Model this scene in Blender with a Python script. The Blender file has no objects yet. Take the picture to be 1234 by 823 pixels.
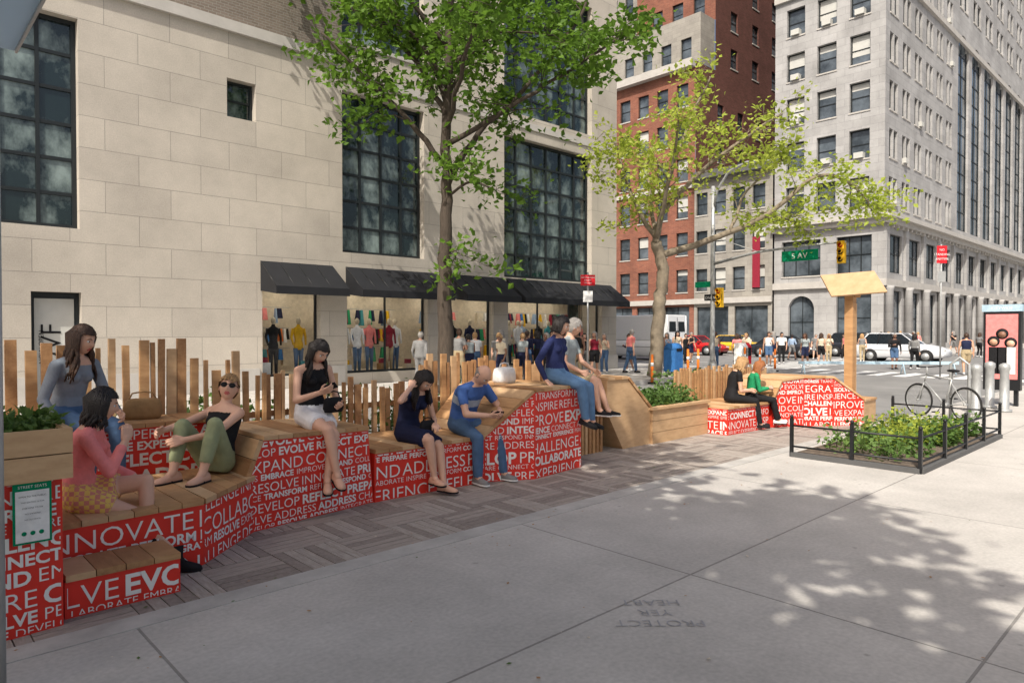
import bpy,bmesh,math,random
import numpy as np
from mathutils import Vector,Matrix
V=Vector
random.seed(7)
sc=bpy.context.scene
col=sc.collection
# ------------------------------------------------------------------ materials
MATS={}
def nt(m):
    m.use_nodes=True
    t=m.node_tree
    return t,t.nodes['Principled BSDF']
def mat(name,c,rough=.75,var=.12,scale=6,bump=0,bscale=60,metal=0,spec=.4,stretch=None,c2=None,pos=(.3,.7)):
    m=bpy.data.materials.new(name);t,b=nt(m)
    b.inputs['Roughness'].default_value=rough;b.inputs['Metallic'].default_value=metal
    b.inputs['Specular IOR Level'].default_value=spec
    tc=t.nodes.new('ShaderNodeTexCoord');vec=tc.outputs['Object']
    if stretch:
        mp=t.nodes.new('ShaderNodeMapping');mp.inputs['Scale'].default_value=stretch
        t.links.new(vec,mp.inputs['Vector']);vec=mp.outputs['Vector']
    n=t.nodes.new('ShaderNodeTexNoise');n.inputs['Scale'].default_value=scale;n.inputs['Detail'].default_value=5
    n.inputs['Roughness'].default_value=.65
    t.links.new(vec,n.inputs['Vector'])
    r=t.nodes.new('ShaderNodeValToRGB')
    r.color_ramp.elements[0].position=pos[0];r.color_ramp.elements[1].position=pos[1]
    lo=[x*(1-var) for x in c];hi=[min(1,x*(1+var)) for x in c]
    if c2: lo=c;hi=c2
    r.color_ramp.elements[0].color=(*lo,1);r.color_ramp.elements[1].color=(*hi,1)
    t.links.new(n.outputs['Fac'],r.inputs['Fac']);t.links.new(r.outputs['Color'],b.inputs['Base Color'])
    if bump:
        n2=t.nodes.new('ShaderNodeTexNoise');n2.inputs['Scale'].default_value=bscale;n2.inputs['Detail'].default_value=3
        t.links.new(vec,n2.inputs['Vector'])
        bp=t.nodes.new('ShaderNodeBump');bp.inputs['Strength'].default_value=bump;bp.inputs['Distance'].default_value=.02
        t.links.new(n2.outputs['Fac'],bp.inputs['Height']);t.links.new(bp.outputs['Normal'],b.inputs['Normal'])
    MATS[name]=m;return m
def wallmat(name,c1,c2,mortar,bw,rh,ms,offset=.5,horiz=False,stain=.2,shift=(0,0),bumpd=.01,rough=.85,sscale=.35,spots=False):
    m=bpy.data.materials.new(name);t,b=nt(m);b.inputs['Roughness'].default_value=rough
    b.inputs['Specular IOR Level'].default_value=.25
    N=t.nodes.new;L=t.links.new
    tc=N('ShaderNodeTexCoord');sp=N('ShaderNodeSeparateXYZ');L(tc.outputs['Object'],sp.inputs[0])
    cb=N('ShaderNodeCombineXYZ')
    if horiz:
        a1=N('ShaderNodeMath');a1.inputs[1].default_value=shift[0];L(sp.outputs[0],a1.inputs[0]);L(a1.outputs[0],cb.inputs[0])
        a2=N('ShaderNodeMath');a2.inputs[1].default_value=shift[1];L(sp.outputs[1],a2.inputs[0]);L(a2.outputs[0],cb.inputs[1])
    else:
        a=N('ShaderNodeMath');L(sp.outputs[0],a.inputs[0]);L(sp.outputs[1],a.inputs[1]);L(a.outputs[0],cb.inputs[0]);L(sp.outputs[2],cb.inputs[1])
    br=N('ShaderNodeTexBrick');br.offset=offset;br.inputs['Scale'].default_value=1
    br.inputs['Color1'].default_value=(*c1,1);br.inputs['Color2'].default_value=(*c2,1);br.inputs['Mortar'].default_value=(*mortar,1)
    br.inputs['Mortar Size'].default_value=ms;br.inputs['Mortar Smooth'].default_value=.3
    br.inputs['Brick Width'].default_value=bw;br.inputs['Row Height'].default_value=rh
    L(cb.outputs[0],br.inputs['Vector'])
    n=N('ShaderNodeTexNoise');n.inputs['Scale'].default_value=sscale;n.inputs['Detail'].default_value=8;n.inputs['Roughness'].default_value=.7
    L(tc.outputs['Object'],n.inputs['Vector'])
    mr=N('ShaderNodeMapRange');mr.inputs['From Min'].default_value=.3;mr.inputs['From Max'].default_value=.7
    mr.inputs['To Min'].default_value=1-stain;mr.inputs['To Max'].default_value=1+stain*.4
    L(n.outputs['Fac'],mr.inputs['Value'])
    mx=N('ShaderNodeVectorMath');mx.operation='MULTIPLY';L(br.outputs['Color'],mx.inputs[0]);L(mr.outputs[0],mx.inputs[1])
    out=mx.outputs[0]
    n3=N('ShaderNodeTexNoise');n3.inputs['Scale'].default_value=35;n3.inputs['Detail'].default_value=4;L(tc.outputs['Object'],n3.inputs['Vector'])
    mr3=N('ShaderNodeMapRange');mr3.inputs['From Min'].default_value=.3;mr3.inputs['From Max'].default_value=.7
    mr3.inputs['To Min'].default_value=.9;mr3.inputs['To Max'].default_value=1.08;L(n3.outputs['Fac'],mr3.inputs['Value'])
    mx3=N('ShaderNodeVectorMath');mx3.operation='MULTIPLY';L(out,mx3.inputs[0]);L(mr3.outputs[0],mx3.inputs[1]);out=mx3.outputs[0]
    if spots:
        for scl,lo in ((2.6,.74),(1.1,.80)):
            vo=N('ShaderNodeTexVoronoi');vo.inputs['Scale'].default_value=scl;L(tc.outputs['Object'],vo.inputs['Vector'])
            m2=N('ShaderNodeMapRange');m2.inputs['From Min'].default_value=.04;m2.inputs['From Max'].default_value=.065
            m2.inputs['To Min'].default_value=lo;m2.inputs['To Max'].default_value=1;L(vo.outputs['Distance'],m2.inputs['Value'])
            my=N('ShaderNodeVectorMath');my.operation='MULTIPLY';L(out,my.inputs[0]);L(m2.outputs[0],my.inputs[1]);out=my.outputs[0]
    L(out,b.inputs['Base Color'])
    bp=N('ShaderNodeBump');bp.inputs['Distance'].default_value=bumpd;bp.inputs['Strength'].default_value=.6;bp.invert=True
    ad=N('ShaderNodeMath');ad.operation='MULTIPLY_ADD';ad.inputs[1].default_value=-.25
    L(n3.outputs['Fac'],ad.inputs[0]);L(br.outputs['Fac'],ad.inputs[2])
    L(ad.outputs[0],bp.inputs['Height']);L(bp.outputs['Normal'],b.inputs['Normal'])
    MATS[name]=m
def leafmat(name,c,c2,trans=.45):
    m=mat(name,c,.5,c2=c2,scale=.9,spec=.3);t=m.node_tree
    b=t.nodes['Principled BSDF'];o=t.nodes['Material Output']
    tr=t.nodes.new('ShaderNodeBsdfTranslucent');mx=t.nodes.new('ShaderNodeMixShader');mx.inputs[0].default_value=trans
    src=b.inputs['Base Color'].links[0].from_socket
    t.links.new(src,tr.inputs['Color']);t.links.new(b.outputs[0],mx.inputs[1]);t.links.new(tr.outputs[0],mx.inputs[2]);t.links.new(mx.outputs[0],o.inputs[0])
def clearglass(name,tint,refl=.12):
    m=bpy.data.materials.new(name);t,b=nt(m);o=t.nodes['Material Output']
    tr=t.nodes.new('ShaderNodeBsdfTransparent');tr.inputs[0].default_value=(*tint,1)
    gl=t.nodes.new('ShaderNodeBsdfGlossy');gl.inputs['Roughness'].default_value=.02
    fr=t.nodes.new('ShaderNodeFresnel');fr.inputs[0].default_value=1.35
    mx=t.nodes.new('ShaderNodeMixShader');t.links.new(fr.outputs[0],mx.inputs[0]);t.links.new(tr.outputs[0],mx.inputs[1]);t.links.new(gl.outputs[0],mx.inputs[2]);t.links.new(mx.outputs[0],o.inputs[0])
    MATS[name]=m
wallmat('limestone',(.52,.475,.41),(.46,.42,.365),(.29,.27,.24),1.5,.76,.007,stain=.24)
wallmat('brown_brick',(.22,.18,.15),(.17,.14,.115),(.26,.24,.21),.21,.075,.01)
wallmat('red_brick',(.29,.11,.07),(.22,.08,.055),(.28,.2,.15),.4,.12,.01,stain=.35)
wallmat('red_brick_shaded',(.15,.06,.05),(.11,.045,.035),(.18,.1,.08),.4,.12,.01,stain=.3)  # darker copy of the red brick, side-wall shade painted into its colour
wallmat('grey_stone',(.43,.425,.42),(.37,.365,.36),(.27,.27,.27),1.3,.62,.012,stain=.3)
wallmat('beige_stone',(.36,.34,.30),(.31,.29,.26),(.24,.22,.2),1.0,.4,.01,stain=.3)
wallmat('concrete_slab',(.51,.485,.45),(.48,.455,.425),(.28,.265,.245),3.05,1.72,.009,offset=0,horiz=True,stain=.22,shift=(1.95,.85),bumpd=.004,spots=True,sscale=.9)
wallmat('concrete_slab_b',(.48,.46,.43),(.45,.43,.41),(.30,.29,.27),1.5,1.5,.02,offset=0,horiz=True,stain=.25,bumpd=.004,sscale=.6)
mat('asphalt',(.20,.198,.195),.9,.2,.6,.3,150)
mat('kerbstone',(.42,.405,.38),.8,.2,3,.2,80)
mat('road_paint',(.75,.75,.73),.7,.12,3)
mat('trim',(.45,.43,.40),.8,.1,2)
mat('dark_trim',(.10,.10,.10),.7,.1,2)
mat('frame',(.012,.016,.018),.45,.1,3)
mat('glass',(.012,.022,.024),.04,spec=.7,scale=1.1,c2=(.22,.28,.27),pos=(.46,.68),stretch=(1,1,.6))  # pale noise in the base colour stands for curtains and painted-in reflections
mat('glass2',(.025,.033,.04),.05,spec=.7,scale=.35,c2=(.15,.18,.21),pos=(.4,.7))
mat('blind',(.5,.5,.47),.8,.1,1)
mat('awning',(.010,.011,.014),.7,.2,2)
mat('wood',(.37,.195,.085),.65,scale=3,stretch=(1.2,1.2,6),c2=(.53,.315,.15),bump=.1,bscale=30)
mat('wood2',(.29,.145,.062),.65,scale=3,stretch=(8,1.2,8),c2=(.45,.25,.115))
mat('wood3',(.47,.295,.155),.65,scale=2,stretch=(3,3,9),c2=(.60,.40,.225))
mat('deck_a',(.25,.215,.185),.8,scale=4,stretch=(2,12,1),c2=(.40,.35,.31),bump=.15)
mat('deck_b',(.27,.235,.205),.8,scale=4,stretch=(12,2,1),c2=(.42,.375,.335),bump=.15)
mat('deck_c',(.19,.16,.14),.8,scale=4,stretch=(6,6,1),c2=(.30,.26,.23),bump=.15)
mat('dark_gap',(.02,.018,.016),.9)
mat('plywood',(.42,.27,.14),.75,scale=1.5,stretch=(1,6,6),c2=(.52,.35,.20))
mat('red',(.70,.032,.018),.5,.12,1.5)
mat('white_ink',(.80,.78,.75),.6,.04,2)
mat('black_metal',(.012,.013,.015),.4,.1)
mat('grey_metal',(.36,.37,.37),.45,.15,metal=.3)
mat('bark',(.065,.05,.038),.9,.35,6,.8,25,stretch=(3,3,.6))
mat('bark2',(.20,.165,.12),.9,.4,3,.5,20)
leafmat('leaf',(.055,.125,.014),(.17,.30,.035),.5)
leafmat('leaf_y',(.32,.42,.05),(.56,.62,.12),.55)
mat('leaf_o',(.06,.12,.02),.6)
leafmat('leaf_p',(.05,.11,.02),(.17,.27,.07),.3)
mat('soil',(.05,.035,.025),.95)
mat('mulch',(.13,.10,.075),.95,.5,20)
clearglass('clear',(.95,.97,.97));clearglass('clear2',(.9,.95,.96))
leafmat('frost',(.66,.75,.80),(.70,.79,.84),.75)
for n,c in dict(green_sign=(.0,.22,.10),red_sign=(.55,.02,.03),yellow=(.72,.42,.02),blue=(.04,.16,.42),ltblue=(.38,.52,.62),orange=(.8,.2,.03),white=(.75,.75,.74),
  pink=(.78,.24,.23),black=(.014,.014,.016),navy=(.014,.018,.05),navy2=(.022,.03,.10),denim=(.07,.13,.24),denimj=(.22,.25,.29),denim2=(.10,.19,.33),
  olive=(.27,.30,.17),skirtw=(.78,.78,.80),polo=(.06,.13,.36),polo2=(.40,.46,.55),khaki=(.40,.32,.20),greyt=(.30,.34,.35),plaid=(.65,.42,.10),green=(.02,.26,.11),
  tan=(.34,.2,.09),cream=(.6,.52,.4),teal=(.05,.25,.28),maroon=(.25,.02,.04),grey=(.2,.2,.2),lblue=(.3,.4,.55)).items():
    mat(n,c,.8,.15,9,.35,22,spec=.2)
mat('skin',(.64,.38,.27),.5,.07,8);mat('skin2',(.50,.28,.185),.5,.06,8);mat('skin3',(.22,.11,.07),.5,.06,8)
mat('lips',(.50,.12,.11),.4);mat('eye',(.7,.7,.7),.2);mat('iris',(.015,.01,.008),.2)
mat('hair_dark',(.012,.008,.007),.35,.5,60,.5,120);mat('hair_brown',(.05,.024,.013),.4,.5,60,.5,120);mat('hair_blond',(.40,.24,.11),.45,.3,60,.5,120);mat('hair_grey',(.26,.245,.23),.5,.2,60,.5,120);mat('hair_ginger',(.30,.11,.035),.45,.3,60,.5,120)
mat('tyre',(.015,.015,.015),.8);mat('paint_white',(.75,.76,.77),.25,.02,spec=.6);mat('paint_silver',(.62,.64,.67),.25,.02,spec=.6)
mat('paint_dark',(.02,.022,.028),.2,.05,spec=.6);mat('paint_red',(.45,.015,.015),.25,.03,spec=.6);mat('paint_yellow',(.7,.42,.02),.25,.03,spec=.6);mat('carglass',(.015,.02,.025),.05,spec=.7)
mat('lamp_red',(.5,.01,.01),.3);mat('lamp_white',(.7,.7,.65),.2)
mat('ink_ground',(.33,.33,.34),.9,.3,12)
def plaid():
    m=MATS['plaid'];t=m.node_tree;b=t.nodes['Principled BSDF'];N=t.nodes.new;L=t.links.new
    tc=N('ShaderNodeTexCoord');ck=N('ShaderNodeTexChecker');ck.inputs['Scale'].default_value=32
    ck.inputs['Color1'].default_value=(.75,.55,.14,1);ck.inputs['Color2'].default_value=(.62,.25,.20,1)
    L(tc.outputs['Object'],ck.inputs['Vector']);L(ck.outputs['Color'],b.inputs['Base Color'])
plaid()
m=mat('shop_lamp',(.9,.88,.8));b=m.node_tree.nodes['Principled BSDF'];b.inputs['Emission Color'].default_value=(1,.9,.75,1);b.inputs['Emission Strength'].default_value=7
# ------------------------------------------------------------------ mesh builder
class MB:
    def __init__(s): s.v=[];s.f=[];s.m=[];s.sm=[]
    def add(s,vs,fs,m,smooth=False):
        o=len(s.v);s.v.extend([tuple(v) for v in vs])
        for f in fs: s.f.append([i+o for i in f]);s.m.append(m);s.sm.append(smooth)
    def quad(s,a,b,c,d,m): s.add([a,b,c,d],[[0,1,2,3]],m)
    def hexa(s,p,m):
        s.add(p,[[3,2,1,0],[4,5,6,7],[0,1,5,4],[1,2,6,5],[2,3,7,6],[3,0,4,7]],m)
    def box(s,x0,y0,z0,x1,y1,z1,m):
        s.hexa([(x0,y0,z0),(x1,y0,z0),(x1,y1,z0),(x0,y1,z0),(x0,y0,z1),(x1,y0,z1),(x1,y1,z1),(x0,y1,z1)],m)
    def obox(s,c,ax,h,m):
        c=V(c);a,b,d=[V(q).normalized()*w for q,w in zip(ax,h)]
        s.hexa([c-a-b-d,c+a-b-d,c+a+b-d,c-a+b-d,c-a-b+d,c+a-b+d,c+a+b+d,c-a+b+d],m)
    def loft(s,rings,m,cap=True,smooth=True,closed=True):
        n=len(rings[0]);vs=[p for r in rings for p in r];fs=[]
        for i in range(len(rings)-1):
            for j in range(n if closed else n-1):
                k=(j+1)%n;fs.append([i*n+j,i*n+k,(i+1)*n+k,(i+1)*n+j])
        if cap: fs.append(list(range(n))[::-1]);fs.append([(len(rings)-1)*n+j for j in range(n)])
        s.add(vs,fs,m,smooth)
    def tube(s,pts,rad,m,n=8,cap=True,smooth=True):
        pts=[V(p) for p in pts];rings=[]
        up=None
        for i,p in enumerate(pts):
            d=(pts[min(i+1,len(pts)-1)]-pts[max(i-1,0)]).normalized()
            if up is None: up=d.orthogonal().normalized()
            else:
                up=(up-d*up.dot(d));up=up.normalized() if up.length>1e-5 else d.orthogonal().normalized()
            w=d.cross(up);r=rad[i] if hasattr(rad,'__len__') else rad
            rings.append([p+(up*math.cos(2*math.pi*j/n)+w*math.sin(2*math.pi*j/n))*r for j in range(n)])
        s.loft(rings,m,cap,smooth)
    def sphere(s,c,r,m,nu=12,nv=8,ax=None):
        c=V(c);r=r if hasattr(r,'__len__') else (r,r,r);ax=ax or (V((1,0,0)),V((0,1,0)),V((0,0,1)))
        vs=[];fs=[]
        for i in range(nv+1):
            ph=math.pi*(i/nv-.5);ph=max(min(ph,math.pi/2-.02),-math.pi/2+.02)
            for j in range(nu):
                th=2*math.pi*j/nu
                vs.append(c+ax[0]*(r[0]*math.cos(ph)*math.cos(th))+ax[1]*(r[1]*math.cos(ph)*math.sin(th))+ax[2]*(r[2]*math.sin(ph)))
        for i in range(nv):
            for j in range(nu): fs.append([i*nu+j,i*nu+(j+1)%nu,(i+1)*nu+(j+1)%nu,(i+1)*nu+j])
        fs.append(list(range(nu))[::-1]);fs.append([nv*nu+j for j in range(nu)])
        s.add(vs,fs,m,True)
    def mesh(s,name):
        me=bpy.data.meshes.new(name);me.from_pydata(s.v,[],s.f)
        ms=sorted(set(s.m));[me.materials.append(MATS[q]) for q in ms];ix={q:i for i,q in enumerate(ms)}
        me.polygons.foreach_set('material_index',[ix[q] for q in s.m]);me.polygons.foreach_set('use_smooth',s.sm);me.update();return me
    def build(s,name,parent=None,bevel=0):
        ob=bpy.data.objects.new(name,s.mesh(name));col.objects.link(ob)
        if parent: ob.parent=parent
        if bevel:
            b=ob.modifiers.new('b','BEVEL');b.width=bevel;b.segments=2;b.limit_method='ANGLE'
        return ob
def root(name,loc=(0,0,0),rz=0):
    e=bpy.data.objects.new(name,None);e.location=loc;e.rotation_euler=(0,0,rz);e.empty_display_size=.1;col.objects.link(e);return e
def evalmesh(ob):
    dg=bpy.context.evaluated_depsgraph_get();dg.update()
    return bpy.data.meshes.new_from_object(ob.evaluated_get(dg))
# ------------------------------------------------------------------ text
TC={}
def tmesh(word,bold=False):
    k=(word,bold)
    if k in TC: return TC[k]
    cu=bpy.data.curves.new('t','FONT');cu.body=word;cu.size=1;cu.resolution_u=3;cu.offset=.028 if bold else -.006
    ob=bpy.data.objects.new('t',cu);col.objects.link(ob);me=evalmesh(ob)
    vs=[(v.co.x,v.co.y) for v in me.vertices];fs=[list(p.vertices) for p in me.polygons]
    w=max([v[0] for v in vs]+[0])
    bpy.data.objects.remove(ob);bpy.data.curves.remove(cu);bpy.data.meshes.remove(me)
    TC[k]=(vs,fs,w);return TC[k]
def text(mb,s,o,U,Vv,N,h,m,center=True,bold=False,off=.004):
    vs,fs,w=tmesh(s,bold);k=h/.7;o=V(o);U=V(U);Vv=V(Vv);N=V(N);sx=-w/2 if center else 0
    mb.add([o+U*((x+sx)*k)+Vv*(y*k)+N*off for x,y in vs],fs,m)
WORDS="RESOLVE CONNECT EXPERIENCE INSPIRE DEVELOP INTEGRATE ADDRESS EMBRACE COLLABORATE TRANSFORM REFLECT EXPAND CHALLENGE INNOVATE IMPROVE RESPOND PERFORM EVOLVE PREPARE".split()
def textfill(mb,poly,o,U,rnd,row=.105):
    o=V(o);U=V(U).normalized();N=V((U.y,-U.x,0))
    us=[p[0] for p in poly];zs=[p[1] for p in poly];u1=max(us);bm=bmesh.new()
    z=min(zs)-rnd.random()*.05;last=0
    while z<max(zs):
        c=rnd.choice([.62,.85,1,1.25,1.6])
        while c==last: c=rnd.choice([.62,.85,1,1.25,1.6])
        last=c;h=row*c;u=min(us)-rnd.random()*.5
        k=h*.76/.7
        while u<u1:
            b=rnd.random()<.4;vs,fs,w=tmesh(rnd.choice(WORDS),b)
            bv=[bm.verts.new((u+x*k*1.05,z+y*k,0)) for x,y in vs]
            for f in fs:
                try: bm.faces.new([bv[i] for i in f])
                except ValueError: pass
            u+=w*k*1.05+.028
        z+=h
    n=len(poly)
    for i in range(n):
        a=V((*poly[i],0));b=V((*poly[(i+1)%n],0));d=(b-a).normalized();nn=V((d.y,-d.x,0))
        bmesh.ops.bisect_plane(bm,geom=bm.verts[:]+bm.edges[:]+bm.faces[:],plane_co=a-nn*.012,plane_no=nn,clear_outer=True)
    bm.verts.index_update()
    mb.add([o+U*v.co.x+V((0,0,v.co.y))+N*.004 for v in bm.verts],[[v.index for v in f.verts] for f in bm.faces],'white_ink')
    bm.free()
# ------------------------------------------------------------------ facades
def fbox(mb,o,U,N,u0,u1,z0,z1,n0,n1,m):
    o=V(o)
    P=lambda u,n,z:o+U*u+N*n+V((0,0,z))
    mb.hexa([P(u0,n1,z0),P(u1,n1,z0),P(u1,n0,z0),P(u0,n0,z0),P(u0,n1,z1),P(u1,n1,z1),P(u1,n0,z1),P(u0,n0,z1)],m)
def op(u0,u1,z0,z1,nu=1,nz=2,glass='glass',frame='frame',fw=.05,arch=False,blind=0,open=False,sill=True):
    return dict(u0=u0,u1=u1,z0=z0,z1=z1,nu=nu,nz=nz,glass=glass,frame=frame,fw=fw,arch=arch,blind=blind,open=open,sill=sill)
def facade(mb,o,U,N,W,z0,z1,ops,wall,depth=.28,split=None,rnd=random):
    o=V(o);U=V(U);N=V(N)
    us=sorted({0,W,*[p['u0'] for p in ops],*[p['u1'] for p in ops]});zs=sorted({z0,z1,*[p['z0'] for p in ops],*[p['z1'] for p in ops]})
    P=lambda u,n,z:o+U*u+N*n+V((0,0,z))
    for i in range(len(us)-1):
        for j in range(len(zs)-1):
            cu=(us[i]+us[i+1])/2;cz=(zs[j]+zs[j+1])/2
            if any(p['u0']<cu<p['u1'] and p['z0']<cz<p['z1'] for p in ops): continue
            mb.quad(P(us[i],0,zs[j]),P(us[i+1],0,zs[j]),P(us[i+1],0,zs[j+1]),P(us[i],0,zs[j+1]),wall(cu,cz) if callable(wall) else wall)
    for p in ops:
        a,b,c,d=p['u0'],p['u1'],p['z0'],p['z1'];wm=wall((a+b)/2,d) if callable(wall) else wall
        for q in [(a,c,a,d),(b,c,b,d),(a,c,b,c),(a,d,b,d)]:
            mb.quad(P(q[0],0,q[1]),P(q[2],0,q[3]),P(q[2],-depth,q[3]),P(q[0],-depth,q[1]),wm)
        g=depth-.03
        nu,nz=p['nu'],p['nz']
        for i in range(nu):
            for j in range(nz):
                ua,ub=a+(b-a)*i/nu,a+(b-a)*(i+1)/nu;za,zb=c+(d-c)*j/nz,c+(d-c)*(j+1)/nz
                e=[rnd.uniform(-.003,.003) for _ in range(3)];
                mb.quad(P(ua,-g+e[0],za),P(ub,-g+e[1],za),P(ub,-g+e[1]+e[2]-e[0],zb),P(ua,-g+e[2],zb),p['glass'])
        fw=p['fw'];f=p['frame'];n0,n1=-g+.008,-g+.07
        fbox(mb,o,U,N,a,a+fw,c,d,n0,n1,f);fbox(mb,o,U,N,b-fw,b,c,d,n0,n1,f)
        fbox(mb,o,U,N,a+fw,b-fw,c,c+fw,n0,n1,f);fbox(mb,o,U,N,a+fw,b-fw,d-fw,d,n0,n1,f)
        for i in range(1,nu):
            u=a+(b-a)*i/nu;fbox(mb,o,U,N,u-fw*.4,u+fw*.4,c+fw,d-fw,n0-.004,n1-.012,f)
        for i in range(1,nz):
            z=c+(d-c)*i/nz;fbox(mb,o,U,N,a+fw,b-fw,z-fw*.4,z+fw*.4,n0-.004,n1-.024,f)
        if p['blind'] and rnd.random()<p['blind']:
            hh=(d-c)*rnd.choice([.25,.4,.5,.7]);mb.quad(P(a+fw,-g+.009,d-hh),P(b-fw,-g+.009,d-hh),P(b-fw,-g+.009,d-fw),P(a+fw,-g+.009,d-fw),'blind')
        if p['sill']: fbox(mb,o,U,N,a-.05,b+.05,c-.12,c-.003,.002,.06,'trim')
        if p['arch']:
            r=(b-a)/2;cx=(a+b)/2;k=10
            for sgn in (-1,1):
                pts=[(cx+sgn*r*math.cos(t*math.pi/2/k),d-r+r*math.sin(t*math.pi/2/k)) for t in range(k+1)]
                cor=(cx+sgn*r,d)
                for t in range(k):
                    mb.add([P(cor[0],.003,cor[1]),P(pts[t][0],.003,pts[t][1]),P(pts[t+1][0],.003,pts[t+1][1])],[[0,1,2]],wm)
                    mb.quad(P(pts[t][0],.003,pts[t][1]),P(pts[t+1][0],.003,pts[t+1][1]),P(pts[t+1][0],-g,pts[t+1][1]),P(pts[t][0],-g,pts[t][1]),wm)
X=V((1,0,0));Y=V((0,1,0));Z=V((0,0,1))
# ================================================================== GROUND
g=MB();g.quad((-300,-300,-.145),(500,-300,-.145),(500,500,-.145),(-300,500,-.145),'asphalt');g.build('ground')
g=MB();g.quad((-60,4.4,-.13),(29,4.4,-.13),(29,13.8,-.13),(-60,13.8,-.13),'asphalt');g.quad((29,-80,-.13),(53,-80,-.13),(53,160,-.13),(29,160,-.13),'asphalt')
g.quad((53,4.4,-.13),(160,4.4,-.13),(160,13.8,-.13),(53,13.8,-.13),'asphalt');g.build('road')
g=MB();g.box(-60,-30,-.14,28.8,4.28,0,'concrete_slab');g.build('sidewalk')
g=MB();g.box(-60,4.28,-.14,28.8,4.47,.006,'kerbstone');g.build('kerb')
g=MB();g.box(-60,13.95,-.14,28.8,60,0,'concrete_slab_b');g.box(53,13.95,-.14,170,120,0,'concrete_slab_b');g.box(53,-60,-.14,170,4.3,0,'concrete_slab_b')
g.box(-60,13.8,-.14,28.9,13.95,.006,'kerbstone');g.box(28.8,13.95,-.14,28.95,60,.006,'kerbstone');g.box(52.85,13.95,-.14,53,120,.006,'kerbstone');g.build('far_sidewalk')
g=MB()
for i in range(9): g.quad((29.6,4.9+i*1.0,-.126),(32.6,4.9+i*1.0,-.126),(32.6,5.4+i*1.0,-.126),(29.6,5.4+i*1.0,-.126),'road_paint')
for i in range(20): g.quad((30+i*1.15,.2,-.122),(30.55+i*1.15,.2,-.122),(30.55+i*1.15,3.2,-.122),(30+i*1.15,3.2,-.122),'road_paint')
for i in range(20): g.quad((30+i*1.15,14.4,-.122),(30.55+i*1.15,14.4,-.122),(30.55+i*1.15,17.6,-.122),(30+i*1.15,17.6,-.122),'road_paint')
for xx in (35,41,47):
    for k in range(12): g.quad((xx,20+k*8,-.126),(xx+.12,20+k*8,-.126),(xx+.12,23+k*8,-.126),(xx,23+k*8,-.126),'road_paint')
g.build('road_markings')
g=MB();sv=V((-.686,-.728,0))
for i,w in enumerate(["PROTECT","YER","HEART"]): text(g,w,V((3.35,2.30,.001))-sv*(.15*i),(-.728,.686,0),sv,Z,.085,'ink_ground',off=.004)
g.build('pavement_stencil')
g=MB();rd=random.Random(3)
g.quad((.1,4.47,-.05),(12.6,4.47,-.05),(12.6,7,-.05),(.1,7,-.05),'dark_gap')
T=.52
for i in range(26):
    for j in range(5):
        x0=.12+i*T;y0=4.475+j*T
        for k in range(6):
            w=T/6;m=rd.choice(['deck_a','deck_a','deck_c']) if (i+j)%2 else rd.choice(['deck_b','deck_b','deck_c']);dz=rd.random()*.003
            if (i+j)%2: g.box(x0+.003,y0+k*w+.004,-.04,x0+T-.003,y0+(k+1)*w-.004,dz,m)
            else: g.box(x0+k*w+.004,y0+.003,-.04,x0+(k+1)*w-.004,y0+T-.003,dz,m)
g.build('wooden_deck')
# ================================================================== LIMESTONE BUILDING
bl=root('limestone_store_building');g=MB();YB=19.0;W0=-16
o=V((W0,YB,0))
def bx(x):return x-W0
ops=[]
for a,b,c in [(.6,3.7,3),(10.7,13.8,3)]:
    ops.append(op(bx(a),bx(b),4.12,9.1,4,6,fw=.10,sill=False));ops.append(op(bx(a),bx(b),10.7,15.4,4,6,fw=.09));ops.append(op(bx(a),bx(b),16.6,21,4,6,fw=.09))
ops+=[op(bx(-9),bx(-6),4.12,9.1,4,7,fw=.09)]
ops+=[op(bx(17.5),bx(22.6),3.72,9.1,6,6,fw=.10,sill=False),op(bx(17.5),bx(22.6),10.0,15.4,6,7,fw=.09,sill=False),op(bx(17.5),bx(22.6),16.6,21,6,6,fw=.09)]
ops+=[op(bx(7.2),bx(8.0),7.55,8.6,1,2,fw=.07,sill=False)]
shops=[(8.15,9.95),(10.85,13.95),(14.95,16.95),(17.7,23.3)]
for a,b in shops: ops.append(op(bx(a),bx(b),.35,2.95,max(1,round((b-a)/1.7)),1,glass='clear',fw=.07,sill=False))
ops+=[op(bx(2.72),bx(3.72),.0,2.6,1,1,glass='glass2',fw=.08,sill=False)]
facade(g,o,X,-Y,24.3-W0,0,24,ops,lambda u,z:'brown_brick' if (u<bx(10.4) and z>10.05) else 'limestone',depth=.35)
facade(g,(24.3,YB,0),Y,X,22,0,24,[op(2+i*4.5,5+i*4.5,zz,zz+3.6,3,4) for i in range(4) for zz in (.6,5,10.5,16.5)],'limestone')
g.quad((W0,YB+.4,24),(24.3,YB+.4,24),(24.3,41,24),(W0,41,24),'dark_trim')
fbox(g,o,X,-Y,0,bx(10.4),9.85,10.15,.002,.12,'trim');fbox(g,o,X,-Y,0,24.3-W0+.3,23.6,24.3,.002,.5,'trim')
fbox(g,o,X,-Y,bx(10.4),24.3-W0,9.5,9.75,.002,.05,'trim')
for a,b in [(-16,2.6),(3.85,8.05),(10.05,10.75),(14.05,14.85),(17.05,17.6),(23.4,24.35)]: fbox(g,o,X,-Y,bx(a),bx(b),0,.62,.002,.06,'trim')
g.box(-15.9,19.40,.30,24.2,22.5,.34,'cream')
g.box(-15.9,21.6,.35,24.2,21.7,3.4,'cream');g.box(-15.9,19.40,3.1,24.2,22.4,3.2,'white')
for a,b in shops:
    x=a+.5
    while x<b: g.box(x-.12,19.75,3.06,x+.12,21.3,3.095,'shop_lamp');x+=1.1
g.build('walls',bl)
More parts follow.
